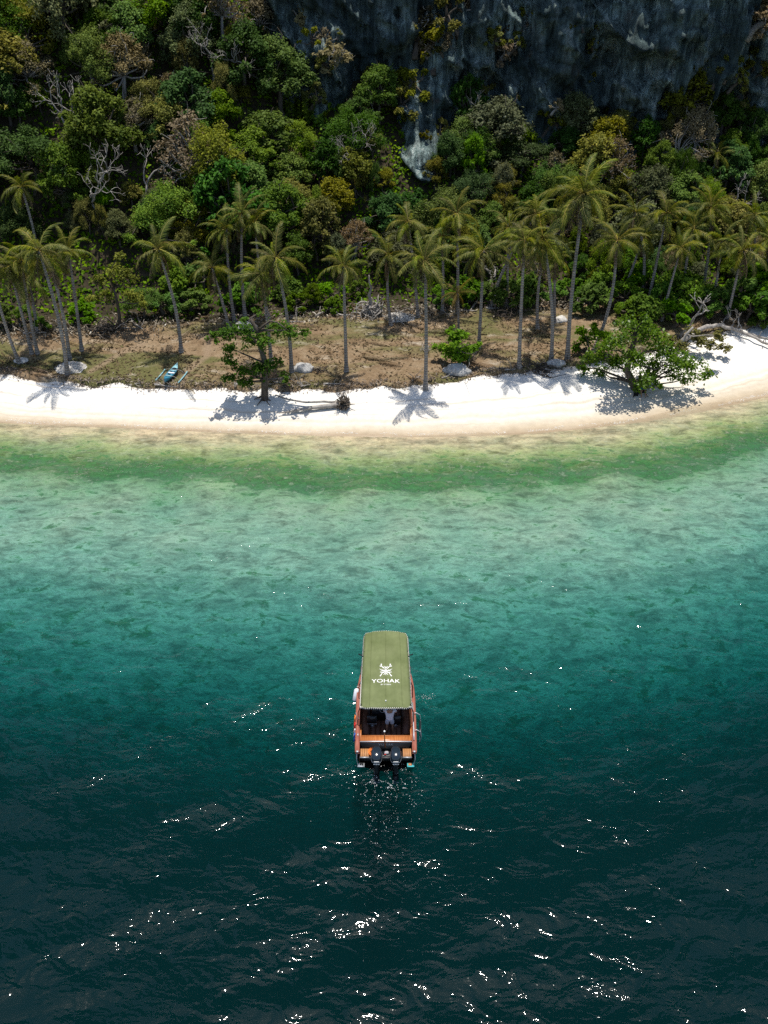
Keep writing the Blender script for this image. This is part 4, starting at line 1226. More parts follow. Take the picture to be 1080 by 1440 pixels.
root_tangle(598, 492, 16, .2, .8, .04, 'small flat pile of pale twigs lying on the open grass', 8, 'twig_pile')
root_tangle(450, 521, 18, .35, .9, .05, 'dark pile of sticks beside the grey boulder', 9, 'twig_pile', 'bark_dark')
root_tangle(760, 519, 40, .45, 2.2, .06, 'dark pile of driftwood sticks between two leaning palms', 12, 'twig_pile', 'bark_dark')
root_tangle(705, 445, 30, .7, 1.6, .06, 'dark brush pile in front of the bright bushes', 13, 'twig_pile', 'bark_dark')
# fallen tree with root ball
b = at_g(482, 573)
e = empty('fallen_tree', tuple(b)); tag(e, 'fallen grey tree with a round root ball lying on the white sand', 'driftwood')
g = np.random.default_rng(61)
tb = MB()
P = [at_g(x, y) - b + np.array([0, 0, .22]) for x, y in ((482, 572), (460, 575), (440, 577), (415, 581), (392, 585))]
tb.tube([tuple(p) for p in P], [.2, .17, .13, .08, .03], 8)
P2 = [at_g(x, y) - b + np.array([0, 0, .3]) for x, y in ((476, 571), (455, 570), (430, 571), (405, 567), (388, 561))]
tb.tube([tuple(p) for p in P2], [.09, .08, .07, .06, .05], 6)
tb.build('trunk', M['bark_grey'], e, True)
rb = MB()
for k in range(70):
    d = unit(g.normal(size=3) + np.array([.5, 0, .3]))
    c0 = np.array([0.05, 0, .3]); p1 = c0 + d * np.array([.45, .5, .55])
    if p1[2] < .02: p1[2] = .02
    rb.tube([tuple(c0), tuple(c0 + (p1 - c0) * .7 + g.normal(size=3) * .08), tuple(p1), tuple(p1 + g.normal(size=3) * .15 + np.array([0, 0, .05]))], [.08, .06, .045, .015], 5)
rb.build('root_ball', M['bark'], e, True)
# bleached trunks at the right end
log([(958, 486), (985, 470), (1012, 464), (1040, 474), (1085, 492)], .22, 'long bleached fallen trunk lying across the sand beyond the shady tree', 91, name='fallen_tree', twigs=7, lift=.25)
log([(1050, 470), (1085, 480)], .12, 'short bleached log resting near the large green bushes', 92, twigs=2)
e = empty('bare_tree', tuple(at_g(957, 474)), 0.6, .95)
link('branches', bare_mesh(55, 5.2, M['bark_grey'], .5, 3, .15), e)
tag(e, 'bleached white dead tree with crooked limbs standing over the sand', 'tree')
e = empty('bare_tree', tuple(at_g(1030, 468)), 2.2, .6)
link('branches', bare_mesh(57, 4.6, M['bark_grey'], .7, 3, .12), e)
tag(e, 'small leafless snag rising from the fallen trunk', 'tree')
# ------------------------------------------------------------------ tour boat
def varnish(name, a, b, rough=0.35, sc=3.0):
    m, nt = mat(name)
    co = objco(nt)
    n = noise_n(nt, mapping(nt, co, (9, 0.7, 9)), sc, 5, 0.6)
    c = ramp(nt, n, [(0.3, a), (0.7, b)])
    out(nt, princ(nt, c, rough, 0.4, bump(nt, n, 0.004, 0.5)))
    return m
BM = dict(
    wood=varnish('orange_varnished_wood', (0.32, 0.105, 0.030), (0.52, 0.20, 0.065)),
    teak=varnish('teak_planks', (0.34, 0.15, 0.055), (0.50, 0.25, 0.10), 0.6),
    mahog=varnish('faded_red_gunwale', (0.20, 0.055, 0.035), (0.36, 0.13, 0.09), 0.5),
    dark=simple('dark_brown_lining', (0.12, 0.055, 0.034), 0.5),
    hull=simple('dark_hull_paint', (0.03, 0.022, 0.02), 0.35, 0.5),
    black=simple('black_plastic', (0.012, 0.014, 0.017), 0.4, 0.5),
    cowl=simple('dark_blue_cowling', (0.012, 0.020, 0.030), 0.18, 0.6, 0, 0.1),
    white=simple('white_paint', (0.78, 0.78, 0.76), 0.5, 0.3, 0, 0.05),
    fender=simple('white_vinyl', (0.72, 0.74, 0.78), 0.4, 0.4, 0, 0.08),
    steel=simple('stainless_tube', (0.50, 0.52, 0.54), 0.5, 0.4, 0.6, 0.1),
    rope=simple('white_rope', (0.75, 0.73, 0.68), 0.8, 0.1, 0, 0.15),
    orange=simple('orange_rope', (0.75, 0.20, 0.04), 0.7, 0.2, 0, 0.25),
    grey=simple('grey_cushion', (0.35, 0.35, 0.37), 0.8, 0.2),
    aqua=simple('aqua_paint', (0.08, 0.48, 0.50), 0.5, 0.3),
    red=simple('red_cloth', (0.62, 0.03, 0.03), 0.8, 0.1, 0, 0.15), blue=simple('blue_cloth', (0.03, 0.10, 0.42), 0.8, 0.1, 0, 0.15),
    shirt=simple('grey_shirt', (0.62, 0.62, 0.68), 0.9, 0.1, 0, 0.12, 4), shorts=simple('slate_shorts', (0.34, 0.36, 0.43), 0.9, 0.1, 0, 0.12, 4),
    skin=simple('skin', (0.30, 0.165, 0.10), 0.55, 0.3, 0, 0.08), hair=simple('black_hair', (0.012, 0.010, 0.009), 0.5, 0.4),
    teal_shirt=simple('teal_shirt', (0.02, 0.16, 0.22), 0.9, 0.1, 0, 0.12, 4), black_cloth=simple('black_cloth', (0.015, 0.015, 0.017), 0.9, 0.1),
)
def m_canvas():
    m, nt = mat('olive_canvas')
    co = objco(nt)
    n = noise_n(nt, co, 0.8, 6, 0.65)
    n2 = noise_n(nt, mapping(nt, co, (1, 0.25, 1)), 4, 5, 0.6)
    c = ramp(nt, n, [(0.3, (0.098, 0.122, 0.046)), (0.7, (0.165, 0.190, 0.088))])
    c = mix(nt, 0.5, c, ramp(nt, n2, [(0.35, 0.78), (0.65, 1.1)]), 'MULTIPLY')
    out(nt, princ(nt, c, 0.85, 0.15, bump(nt, n2, 0.015, 0.6)))
    return m
BM['canvas'] = m_canvas()
boat = empty('tour_boat', (0.08, 27.98, 0.0))
tag(boat, 'wooden motor boat with olive green canopy and two black outboards on the sea', 'boat')
BY0, BY1 = -0.62, 6.75
def hb(y):
    return 1.31 * (1 - max(0.0, (y - 2.2) / (BY1 - 2.2)) ** 2.3) if y > 2.2 else 1.31 - 0.03 * max(0, -y)
def shr(y):
    return 0.86 + 0.30 * max(0.0, (y - 1.5) / 5.3) ** 1.8
ST = list(np.concatenate([np.linspace(BY0, 2.2, 8), np.linspace(2.6, BY1 - 0.01, 14)]))
# hull shell: outer side, chine, bottom
V, Fc = [], []
for y in ST:
    b_, z_ = max(hb(y), 0.02), shr(y)
    kz = -0.38 + 0.6 * max(0, (y - 4.6) / 2.1) ** 2
    cz_ = 0.02 + 0.35 * max(0, (y - 3.5) / 3.2) ** 2
    sec = [(b_, z_), (b_ * 0.985, z_ - 0.2), (b_ * 0.94, (z_ + cz_) / 2), (b_ * 0.88, cz_), (b_ * 0.45, (cz_ + kz) / 2 - 0.05), (0, kz), (-b_ * 0.45, (cz_ + kz) / 2 - 0.05), (-b_ * 0.88, cz_), (-b_ * 0.94, (z_ + cz_) / 2), (-b_ * 0.985, z_ - 0.2), (-b_, z_)]
    V += [(x, y, z) for x, z in sec]
n = 11
for i in range(len(ST) - 1):
    for j in range(n - 1):
        Fc.append((i * n + j, i * n + j + 1, (i + 1) * n + j + 1, (i + 1) * n + j))
mb = MB().add(V, Fc)
mb.build('hull', BM['hull'], boat, True)
# gunwale cap, swept as a flat rail; inner lining; floor
for sgn in (-1, 1):
    V, Fc = [], []
    for y in ST:
        b_, z_ = max(hb(y), 0.02), shr(y)
        i_ = max(b_ - 0.17, 0.0)
        V += [(sgn * (b_ + 0.03), y, z_ - 0.06), (sgn * (b_ + 0.03), y, z_ + 0.035), (sgn * i_, y, z_ + 0.035), (sgn * i_, y, z_ - 0.06)]
    for i in range(len(ST) - 1):
        for j in range(4):
            Fc.append((i * 4 + j, i * 4 + (j + 1) % 4, (i + 1) * 4 + (j + 1) % 4, (i + 1) * 4 + j))
    Fc += [(0, 1, 2, 3), tuple((len(ST) - 1) * 4 + q for q in (3, 2, 1, 0))]
    MB().add(V, Fc).build('gunwale', BM['mahog'], boat)
    V, Fc = [], []
    li = [y for y in ST if 0.0 <= y <= 5.6]
    for y in li:
        i_ = max(hb(y) - 0.14, 0.02)
        V += [(sgn * i_, y, shr(y) - 0.05), (sgn * i_ * 0.97, y, 0.28)]
    for i in range(len(li) - 1):
        Fc.append((i * 2, i * 2 + 1, i * 2 + 3, i * 2 + 2))
    MB().add(V, Fc).build('inner_lining', BM['dark'], boat)
    # orange inside rail at the stern
    MB().box((sgn * 1.10, 0.55, 0.80), (0.06, 0.9, 0.10)).build('coaming', BM['wood'], boat)
    # side bench
    MB().box((sgn * 0.95, 1.9, 0.52), (0.34, 2.4, 0.10)).box((sgn * 0.95, 1.9, 0.37), (0.30, 2.36, 0.195)).build('side_bench', BM['dark'], boat)
for k in range(10):
    x = -1.08 + 0.24 * k
    MB().box((x, 2.6, 0.265), (0.228, 5.2, 0.03)).build('floor_board', BM['dark'], boat)
mb = MB(); V = []; Fc = []
fd = [y for y in ST if y >= 5.2]
for y in fd:
    i_ = max(hb(y) - 0.16, 0.01); V += [(-i_, y, shr(y) - 0.0), (0, y, shr(y) + 0.05), (i_, y, shr(y) - 0.0)]
for i in range(len(fd) - 1):
    Fc += [(i * 3, i * 3 + 1, i * 3 + 4, i * 3 + 3), (i * 3 + 1, i * 3 + 2, i * 3 + 5, i * 3 + 4)]
mb.add(V, Fc).build('bow_deck', BM['teak'], boat)
# stern bench, transom, swim platform
mb = MB()
mb.box((0, 0.16, 0.80), (2.22, 0.34, 0.08)); mb.build('stern_bench', BM['wood'], boat)
MB().box((0, 0.345, 0.845), (2.16, 0.03, 0.03)).build('bench_lip', BM['wood'], boat)
MB().box((0, 0.15, 0.52), (2.2, 0.26, 0.46)).build('bench_base', BM['dark'], boat)
MB().tube([(-1.13, -0.02, 0.875), (-0.5, -0.02, 0.885), (0.5, -0.02, 0.885), (1.13, -0.02, 0.875)], 0.028, 8).build('stern_rail', BM['steel'], boat, True)
trs = MB().box((0, -0.01, 0.38), (2.26, 0.055, 0.88)).build('transom', BM['black'], boat)
for sgn in (-1, 1):
    for k in range(4):
        MB().box((sgn * (0.78 + 0.092 * k), -0.285, 0.50), (0.086, 0.48, 0.028)).build('plank', BM['teak'], boat)
    MB().box((sgn * 0.92, -0.29, 0.36), (0.42, 0.47, 0.24)).build('stern_platform', BM['black'], boat)
    MB().box((sgn * 0.92, -0.545, 0.47), (0.40, 0.05, 0.05)).build('platform_lip', BM['steel'], boat)
    # boarding step hung off the corner
    st = MB().box((sgn * 1.07, -0.72, 0.18), (0.30, 0.20, 0.03)).build('stern_step', BM['aqua'] if sgn > 0 else BM['steel'], boat)
    MB().box((sgn * 1.05, -0.70, 0.205), (0.16, 0.12, 0.012)).build('step_pad', BM['wood'] if sgn > 0 else BM['black'], st)
    MB().tube([(sgn * 1.24, -0.58, 0.86), (sgn * 1.26, -0.68, 0.5), (sgn * 1.20, -0.74, 0.18)], 0.018, 6).build('step_strut', BM['steel'], boat, True)
    MB().box((sgn * 1.22, -0.60, 0.91), (0.10, 0.08, 0.05)).build('corner_cleat', BM['steel'], boat)
    for y in (0.35, 1.3):
        MB().box((sgn * 1.22, y, 0.915), (0.05, 0.14, 0.04)).build('cleat', BM['steel'], boat)
MB().box((0, -0.27, 0.30), (1.40, 0.44, 0.14)).build('motor_well', BM['black'], boat)
MB().box((0, -0.53, 0.36), (1.9, 0.06, 0.20)).build('motor_bracket', BM['black'], boat)

def lettering(txt, size, fn, name, m, parent, spread=1.0, bold=0.0, squash=1.0):
    cu = bpy.data.curves.new('lettering', 'FONT')
    cu.body = txt; cu.size = size; cu.align_x = 'CENTER'; cu.align_y = 'CENTER'; cu.space_character = spread; cu.offset = bold; cu.resolution_u = 3
    tmp = bpy.data.objects.new('lettering_curve', cu); C.objects.link(tmp)
    dg = bpy.context.evaluated_depsgraph_get()
    me = bpy.data.meshes.new_from_object(tmp.evaluated_get(dg))
    bpy.data.objects.remove(tmp)
    co = np.zeros(len(me.vertices) * 3, np.float32); me.vertices.foreach_get('co', co); co = co.reshape(-1, 3)
    if squash != 1.0: co[:, 1] *= squash
    new = np.array([fn(float(a), float(b)) for a, b, _ in co], np.float32)
    me.vertices.foreach_set('co', new.ravel()); me.update()
    me.materials.clear(); me.materials.append(m)
    return link(name, me, parent)
lettering('YOHAK', 0.17, lambda u, v: (u, -0.0405, 0.71 + v), 'transom_lettering', BM['white'], trs, 1.15, 0.001)

# canopy
CY0, CY1 = 0.77, 5.57
def cw(y):
    t = (y - CY0) / (CY1 - CY0)
    return 1.13 + (1.04 - 1.13) * t
def ctop(x, y):
    t = (y - CY0) / (CY1 - CY0); W = cw(y); u = abs(x) / W
    z = 2.30 - 0.10 * u ** 2 - 0.05 * (2 * t - 1) ** 2
    z -= 0.035 * sstep(0.60, 0.66, u) if u > 0.60 else 0
    z += 0.012 * math.exp(-(x / 0.02) ** 2) - 0.009 * (math.sin(t * math.pi * 4) ** 2) * (1 - u)
    z -= 0.14 * max(0, u - 0.9) / 0.1
    return float(z)
def cxy(u, t):
    """u in [-1,1] across, t in [0,1] along; rounded corners, bowed ends"""
    r = 0.24
    Ln = CY1 - CY0
    d = min(t, 1 - t) * Ln
    cut = (r - math.sqrt(max(0, r * r - (r - d) ** 2))) if d < r else 0
    yb = CY0 + t * Ln
    W = cw(yb) - cut
    x = u * W
    bow = 0.10 * (1 - u * u)
    y = yb + (bow * .3 if t > 0.5 else -bow) * max(0, (abs(t - 0.5) - 0.4) / 0.1)
    return x, y
us = np.unique(np.concatenate([np.linspace(-1, 1, 37), [-.66, -.60, .60, .66]])); ts = np.unique(np.concatenate([np.linspace(0, 1, 41), np.linspace(0, .05, 6), np.linspace(.95, 1, 6)]))
P = np.array([[(cxy(u, t)[0], cxy(u, t)[1], ctop(cxy(u, t)[0], min(max(cxy(u, t)[1], CY0), CY1)) - (0.05 if t in (0.0, 1.0) else 0)) for u in us] for t in ts])
r_, c_ = P.shape[:2]
V = np.concatenate([P.reshape(-1, 3), P.reshape(-1, 3) - np.array([0, 0, .02])])
idx = np.arange(r_ * c_).reshape(r_, c_)
q1 = np.stack([idx[:-1, :-1], idx[:-1, 1:], idx[1:, 1:], idx[1:, :-1]], -1).reshape(-1, 4)
rim = np.concatenate([idx[0, :-1], idx[:-1, -1], idx[-1, :0:-1], idx[:0:-1, 0]])
rimq = np.stack([rim, rim + r_ * c_, np.roll(rim, -1) + r_ * c_, np.roll(rim, -1)], -1)
canopy = MB().add(V, [tuple(f) for f in np.concatenate([q1, q1[:, ::-1] + r_ * c_, rimq])]).build('canopy', BM['canvas'], boat, True)
rimp = P.reshape(-1, 3)[rim]
# lacing: white rope whipped over the rim
L_ = np.concatenate([[0], np.cumsum(np.linalg.norm(np.diff(np.vstack([rimp, rimp[:1]]), axis=0), axis=1))])
mb = MB(); cen = rimp.mean(0)
k = int(L_[-1] / 0.085)
rp = np.vstack([rimp, rimp[:1]])
for i in range(k):
    a = np.array([np.interp((i) * L_[-1] / k, L_, rp[:, j]) for j in range(3)])
    b = np.array([np.interp((i + .55) * L_[-1] / k, L_, rp[:, j]) for j in range(3)])
    inn = cen - a; inn[2] = 0; inn /= np.linalg.norm(inn)
    mb.tube([tuple(a + inn * .035 + np.array([0, 0, .02])), tuple((a + b) / 2 + np.array([0, 0, .018])), tuple(b - inn * .03 - np.array([0, 0, .04]))], .013, 4)
tag(mb.build('rope_lacing', BM['rope'], canopy), kind='stuff')
mb = MB(); mb.tube([tuple(p - np.array([0, 0, .03])) for p in rimp[::2]], .022, 6, closed=True); mb.build('canopy_frame', BM['black'], canopy, True)
for x, sgn in ((-.63, 1), (.63, 1), (0, 1)):
    pts = [(x * cw(y), y, ctop(x * cw(y), y) + .004) for y in np.linspace(CY0 + .1, CY1 - .1, 22)]
    mb = MB(); mb.tube(pts, .008, 4); mb.build('seam', BM['canvas'], canopy)
pin = (0, CY0 + 0.22, 0)
MB().lathe([(.03, 0), (.03, .05), (.018, .07)], 8, (0, CY0 + .25, ctop(0, CY0 + .25))).build('canopy_button', BM['white'], canopy)
# lettering and emblem painted on the canvas
EY = CY0 + 1.02
def onc(u, v):
    return (u, EY + v, ctop(u, EY + v) + 0.012)
lettering('YOHAK', 0.33, lambda u, v: onc(u * 1.10, v * 0.95 + 0.43), 'canopy_lettering', BM['white'], canopy, 1.0, 0.0)
lettering('BY DISEN', 0.10, lambda u, v: onc(u, v + 0.21), 'canopy_small_lettering', BM['white'], canopy, 1.1, 0.0)
mb = MB()
EMC = 1.12      # emblem centre above EY
def flat_bar(p, q, w0, w1):
    w0, w1 = w0 * .5, w1 * .5; p = (p[0] * .68, p[1] * .68); q = (q[0] * .68, q[1] * .68)
    p, q = np.array(p), np.array(q); d = q - p; nn = np.array([-d[1], d[0]]) / np.linalg.norm(d)
    m_ = (p + q) / 2
    ring = [p - nn * w0 / 2, m_ - nn * (w0 + w1) / 3.2, q - nn * w1 / 2, q + nn * w1 / 2, m_ + nn * (w0 + w1) / 3.2, p + nn * w0 / 2]
    mb.add([onc(a[0], a[1] + EMC) for a in ring], [(0, 1, 4, 5), (1, 2, 3, 4)])
flat_bar((0, -.50), (0, .30), .05, .05)
for sx_ in (-1, 1):
    flat_bar((0, .12), (sx_ * .13, .34), .05, .03)
    flat_bar((sx_ * .04, .0), (sx_ * .36, .50), .035, .02)
    flat_bar((sx_ * .24, .30), (sx_ * .40, .36), .02, .10); flat_bar((sx_ * .27, .38), (sx_ * .30, .56), .02, .09)
    flat_bar((sx_ * .14, .16), (sx_ * .24, .30), .09, .04)
    flat_bar((0, -.06), (sx_ * .22, -.08), .06, .05); flat_bar((sx_ * .20, -.09), (sx_ * .42, .10), .05, .03); flat_bar((sx_ * .16, -.02), (sx_ * .34, -.06), .09, .02)
    flat_bar((0, -.24), (sx_ * .38, -.20), .05, .07); flat_bar((sx_ * .10, -.24), (sx_ * .28, -.30), .05, .03)
    flat_bar((sx_ * .03, -.30), (sx_ * .14, -.44), .05, .05)
    flat_bar((sx_ * .22, -.28), (sx_ * .38, -.58), .03, .09)
    flat_bar((0, -.14), (sx_ * .16, -.16), .06, .03)
mb.build('canopy_emblem', BM['white'], canopy)
# canopy posts
for sgn in (-1, 1):
    for y in (1.0, 2.6, 4.3):
        MB().tube([(sgn * (hb(y) - .08), y, shr(y)), (sgn * (hb(y) - .10), y, 1.6), (sgn * (cw(y) - .06), y, 2.13)], .022, 6).build('canopy_post', BM['black'], boat, True)
    MB().tube([(sgn * 1.0, 4.0, 2.08), (sgn * 1.26, 4.25, 2.0)], .03, 6).build('light_bracket', BM['black'], boat, True)
# helm
hc = MB().box((-.25, 1.95, 0.72), (.75, .45, .85), taper=.92).build('helm_console', BM['black'], boat)
MB().box((-.25, 1.98, 1.30), (.7, .03, .32)).build('windscreen', BM['cowl'], hc)
ring_ = [(-.1 + .17 * math.cos(a), 1.66, 1.05 + .17 * math.sin(a)) for a in np.linspace(0, 6.283, 17)[:-1]]
MB().tube(ring_, .016, 6, closed=True).tube([(-.1, 1.66, .9), (-.1, 1.66, 1.2)], .012, 5).tube([(-.1, 1.66, 1.05), (-.1, 1.76, 1.03)], .02, 6).build('steering_wheel', BM['steel'], hc, True)
for x in (-.62, .45):
    st = MB().box((x, 1.45, .62), (.42, .42, .12)).build('seat', BM['grey'] if x < 0 else BM['black'], boat)
    MB().box((x, 1.25, .88), (.42, .08, .42)).build('seat_back', BM['black'], st)
    MB().lathe([(.1, .28), (.05, .31), (.05, .56)], 8, (x, 1.45, 0)).build('seat_post', BM['steel'], st, True)
# outboards
def ring_loft(mb, rings, n=20, mi=0):
    V, Fc = [], []
    for cx0, cy0, z, w_, l_, p in rings:
        for j in range(n):
            a = 2 * math.pi * j / n
            ca, sa = math.cos(a), math.sin(a)
            V.append((cx0 + w_ / 2 * math.copysign(abs(ca) ** (2 / p), ca), cy0 + l_ / 2 * math.copysign(abs(sa) ** (2 / p), sa), z))
    for i in range(len(rings) - 1):
        for j in range(n):
            Fc.append((i * n + j, i * n + (j + 1) % n, (i + 1) * n + (j + 1) % n, (i + 1) * n + j))
    Fc += [tuple(range(n - 1, -1, -1)), tuple((len(rings) - 1) * n + j for j in range(n))]
    return mb.add(V, Fc)
for x in (-.40, .42):
    OS = (x, -.10)
    om = ring_loft(MB(), [(x, -.72, .74, .26, .34, 3), (x, -.74, .45, .20, .30, 3), (x, -.77, .05, .15, .28, 3), (x, -.78, -.15, .13, .26, 2.5), (x, -.78, -.55, .09, .24, 2.5)]).shift(OS).build('outboard_motor', BM['black'], boat, True)
    MB().box((x, -.84, -.16), (.24, .46, .02)).shift(OS).build('antiventilation_plate', BM['black'], om)
    MB().box((x, -.55, .52), (.24, .16, .34)).build('clamp_bracket', BM['black'], om)
    cw_ = ring_loft(MB(), [(x, -.74, .72, .34, .50, 3), (x, -.75, .80, .40, .58, 3), (x, -.75, .93, .43, .62, 3), (x, -.745, 1.06, .425, .60, 3), (x, -.735, 1.16, .385, .54, 2.8), (x, -.72, 1.22, .29, .42, 2.5), (x, -.71, 1.245, .12, .2, 2.2)], 24).shift(OS).build('cowling', BM['cowl'], om, True)
    ring_loft(MB(), [(x, -.75, .905, .437, .627, 3), (x, -.75, .925, .437, .627, 3)], 24).shift(OS).build('cowling_band', BM['steel'], cw_, True)
    for z, w_, h_ in ((.99, .20, .055), (.82, .24, .035)):
        y0 = -1.062 if z > .9 else -1.048
        MB().box((x, y0, z), (w_, .012, h_)).shift(OS).build('decal', BM['white'], cw_)
    lg = MB()
    for k in range(3):
        a = k * 2.094
        lg.tube([(x, -.93, -.5), (x + .07 * math.cos(a), -.95, -.5 + .07 * math.sin(a)), (x + .14 * math.cos(a + .3), -.97, -.5 + .14 * math.sin(a + .3))], [.03, .05, .02], 5)
    lg.shift(OS).build('propeller', BM['steel'], om, True)
# flagstaff on the transom
fs = MB().tube([(-.02, -.06, .58), (-.05, -.10, 1.05), (-.06, -.12, 1.60)], [.03, .028, .02], 8).build('flagstaff', BM['wood'], boat, True)
MB().lathe([(.015, 0), (.04, .03), (.045, .06), (.02, .10)], 10, (-.06, -.12, 1.58)).build('flagstaff_knob', BM['white'], fs, True)
# ladder and rail on the starboard side
ld = MB()
for y in (.55, 1.55):
    ld.tube([(1.20, y, .93), (1.34, y, 1.0), (1.52, y, .86), (1.56, y, .5), (1.50, y - .05, .25)], .018, 6)
ld.tube([(1.56, .55, .5), (1.56, 1.55, .5)], .016, 6).tube([(1.5, .5, .25), (1.5, 1.5, .25)], .016, 6)
ld.build('boarding_ladder', BM['steel'], boat, True)
MB().box((1.53, 1.05, .52), (.08, .9, .02)).build('ladder_tread', BM['black'], boat)
MB().tube([(1.22, .0, .95), (1.22, .3, 1.03), (1.21, 1.9, 1.05), (1.21, 2.2, .95)], .026, 7).build('side_rail', BM['steel'], boat, True)
# things carried
def capsule(n_, l_, r_c):
    return [(r_c * .25, 0), (r_c * .75, r_c * .2), (r_c, r_c * .6), (r_c, l_ - r_c * .6), (r_c * .75, l_ - r_c * .2), (r_c * .3, l_)]
fe = empty('boat_fender', (0.08 - 1.42, 27.98 + 2.75, .45)); tag(fe, 'white inflatable fender hanging on the port side of the motor boat', 'fender')
o = MB().lathe(capsule(8, .62, .13), 14).build('fender_body', BM['fender'], fe, True); o.rotation_euler = (R(-28), R(12), 0)
MB().tube([(.10, .38, .58), (.16, .36, .62), (.24, .34, .52)], .012, 5).build('fender_line', BM['rope'], fe)
rc = empty('rope_coil', (0.08 - .62, 27.98 - .27, .375)); tag(rc, 'heap of bright orange rope on the stern platform beside the port outboard', 'rope')
gg = np.random.default_rng(8); pts = []
for i in range(90):
    a = i * .62; rr = .10 + .05 * math.sin(i * .37) + .03 * gg.random()
    pts.append((rr * math.cos(a) * .9, rr * math.sin(a) * 1.3, .03 + .0016 * i + .02 * gg.random()))
MB().tube(pts, .022, 6).build('coil', BM['orange'], rc, True)
gb = empty('gear_bag', (0.08 + .02, 27.98 - .26, .375)); tag(gb, 'small white and red gear bundle on the stern between the outboards', 'bag')
ring_loft(MB(), [(0, 0, 0, .20, .15, 3), (0, 0, .06, .22, .17, 3), (.02, 0, .11, .15, .12, 2.5), (.03, 0, .13, .06, .05, 2)], 14).build('bag_body', BM['grey'], gb, True)
MB().box((-.05, -.09, .05), (.08, .02, .06)).build('bag_patch', BM['red'], gb)
fl = empty('flag', (0.08 - 1.27, 27.98 + .62, .86)); tag(fl, 'furled red white and blue flag hanging over the port gunwale of the boat', 'flag')
MB().tube([(.03, .35, -.0), (-.04, .36, .75)], .014, 6).build('flag_pole', BM['steel'], fl, True)
def cloth(y0, y1, z0, z1, m, nm):
    V, Fc = [], []
    for i in range(9):
        t = i / 8
        for j in range(5):
            q = j / 4
            V.append((-.06 - .05 * math.sin(q * 5 + i) * .6 - .05 * q, y0 + (y1 - y0) * t + .02 * math.sin(q * 7), z1 + (z0 - z1) * q - .05 * t + .06 * (1 - t)))
    for i in range(8):
        for j in range(4):
            Fc.append((i * 5 + j, i * 5 + j + 1, (i + 1) * 5 + j + 1, (i + 1) * 5 + j))
    o = MB().add(V, Fc).build(nm, m, fl, True)
    sm = o.modifiers.new('thickness', 'SOLIDIFY'); sm.thickness = .012
    return o
cloth(.02, .34, .12, .70, BM['orange'], 'flag_stripe'); cloth(-.28, .02, .06, .60, BM['red'], 'flag_stripe'); cloth(-.44, -.28, .02, .5, BM['white'], 'flag_stripe'); cloth(-.66, -.44, -.04, .42, BM['blue'], 'flag_stripe')

# ------------------------------------------------------------------ people
def skin_mesh(name, joints, edges, radii, root, material, parent, sub=2):
    keys = list(joints)
    me = bpy.data.meshes.new(name)
    me.from_pydata([joints[k] for k in keys], [(keys.index(a), keys.index(b)) for a, b in edges], [])
    me.materials.append(material)
    o = link(name, me, parent)
    sk = o.modifiers.new('skin', 'SKIN'); sk.use_smooth_shade = True
    if not me.skin_vertices: bpy.context.view_layer.update()
    for i, k in enumerate(keys):
        r0 = radii[k]
        me.skin_vertices[0].data[i].radius = r0 if isinstance(r0, tuple) else (r0, r0)
        me.skin_vertices[0].data[i].use_root = (k == root)
    ss = o.modifiers.new('smooth', 'SUBSURF'); ss.levels = sub; ss.render_levels = sub
    return o
def fingers(J, E, Rd, side, wrist, pdir, sdir, curl):
    """palm and five unequal fingers beyond the wrist"""
    w_ = Vector(J[wrist]); pd = Vector(pdir).normalized(); sd_ = Vector(sdir).normalized(); cd = Vector(curl).normalized()
    J[side + 'palm'] = tuple(w_ + pd * .055); E.append((wrist, side + 'palm')); Rd[side + 'palm'] = (.036, .02)
    for i, (off, ln) in enumerate(((.030, .072), (.010, .082), (-.010, .077), (-.030, .060))):
        k0, k1, k2 = (side + 'f%d%s' % (i, c) for c in 'abc')
        p0 = w_ + pd * .095 + sd_ * off
        J[k0] = tuple(p0); J[k1] = tuple(p0 + (pd * .75 + cd * .5) * ln * .5); J[k2] = tuple(p0 + (pd * .9 + cd * 1.5) * ln * .5)
        E += [(side + 'palm', k0), (k0, k1), (k1, k2)]; Rd[k0] = .010; Rd[k1] = .009; Rd[k2] = .0075
    J[side + 't0'] = tuple(w_ + pd * .045 + sd_ * .045); J[side + 't1'] = tuple(w_ + pd * .085 + sd_ * .062 + cd * .02)
    E += [(side + 'palm', side + 't0'), (side + 't0', side + 't1')]; Rd[side + 't0'] = .012; Rd[side + 't1'] = .009
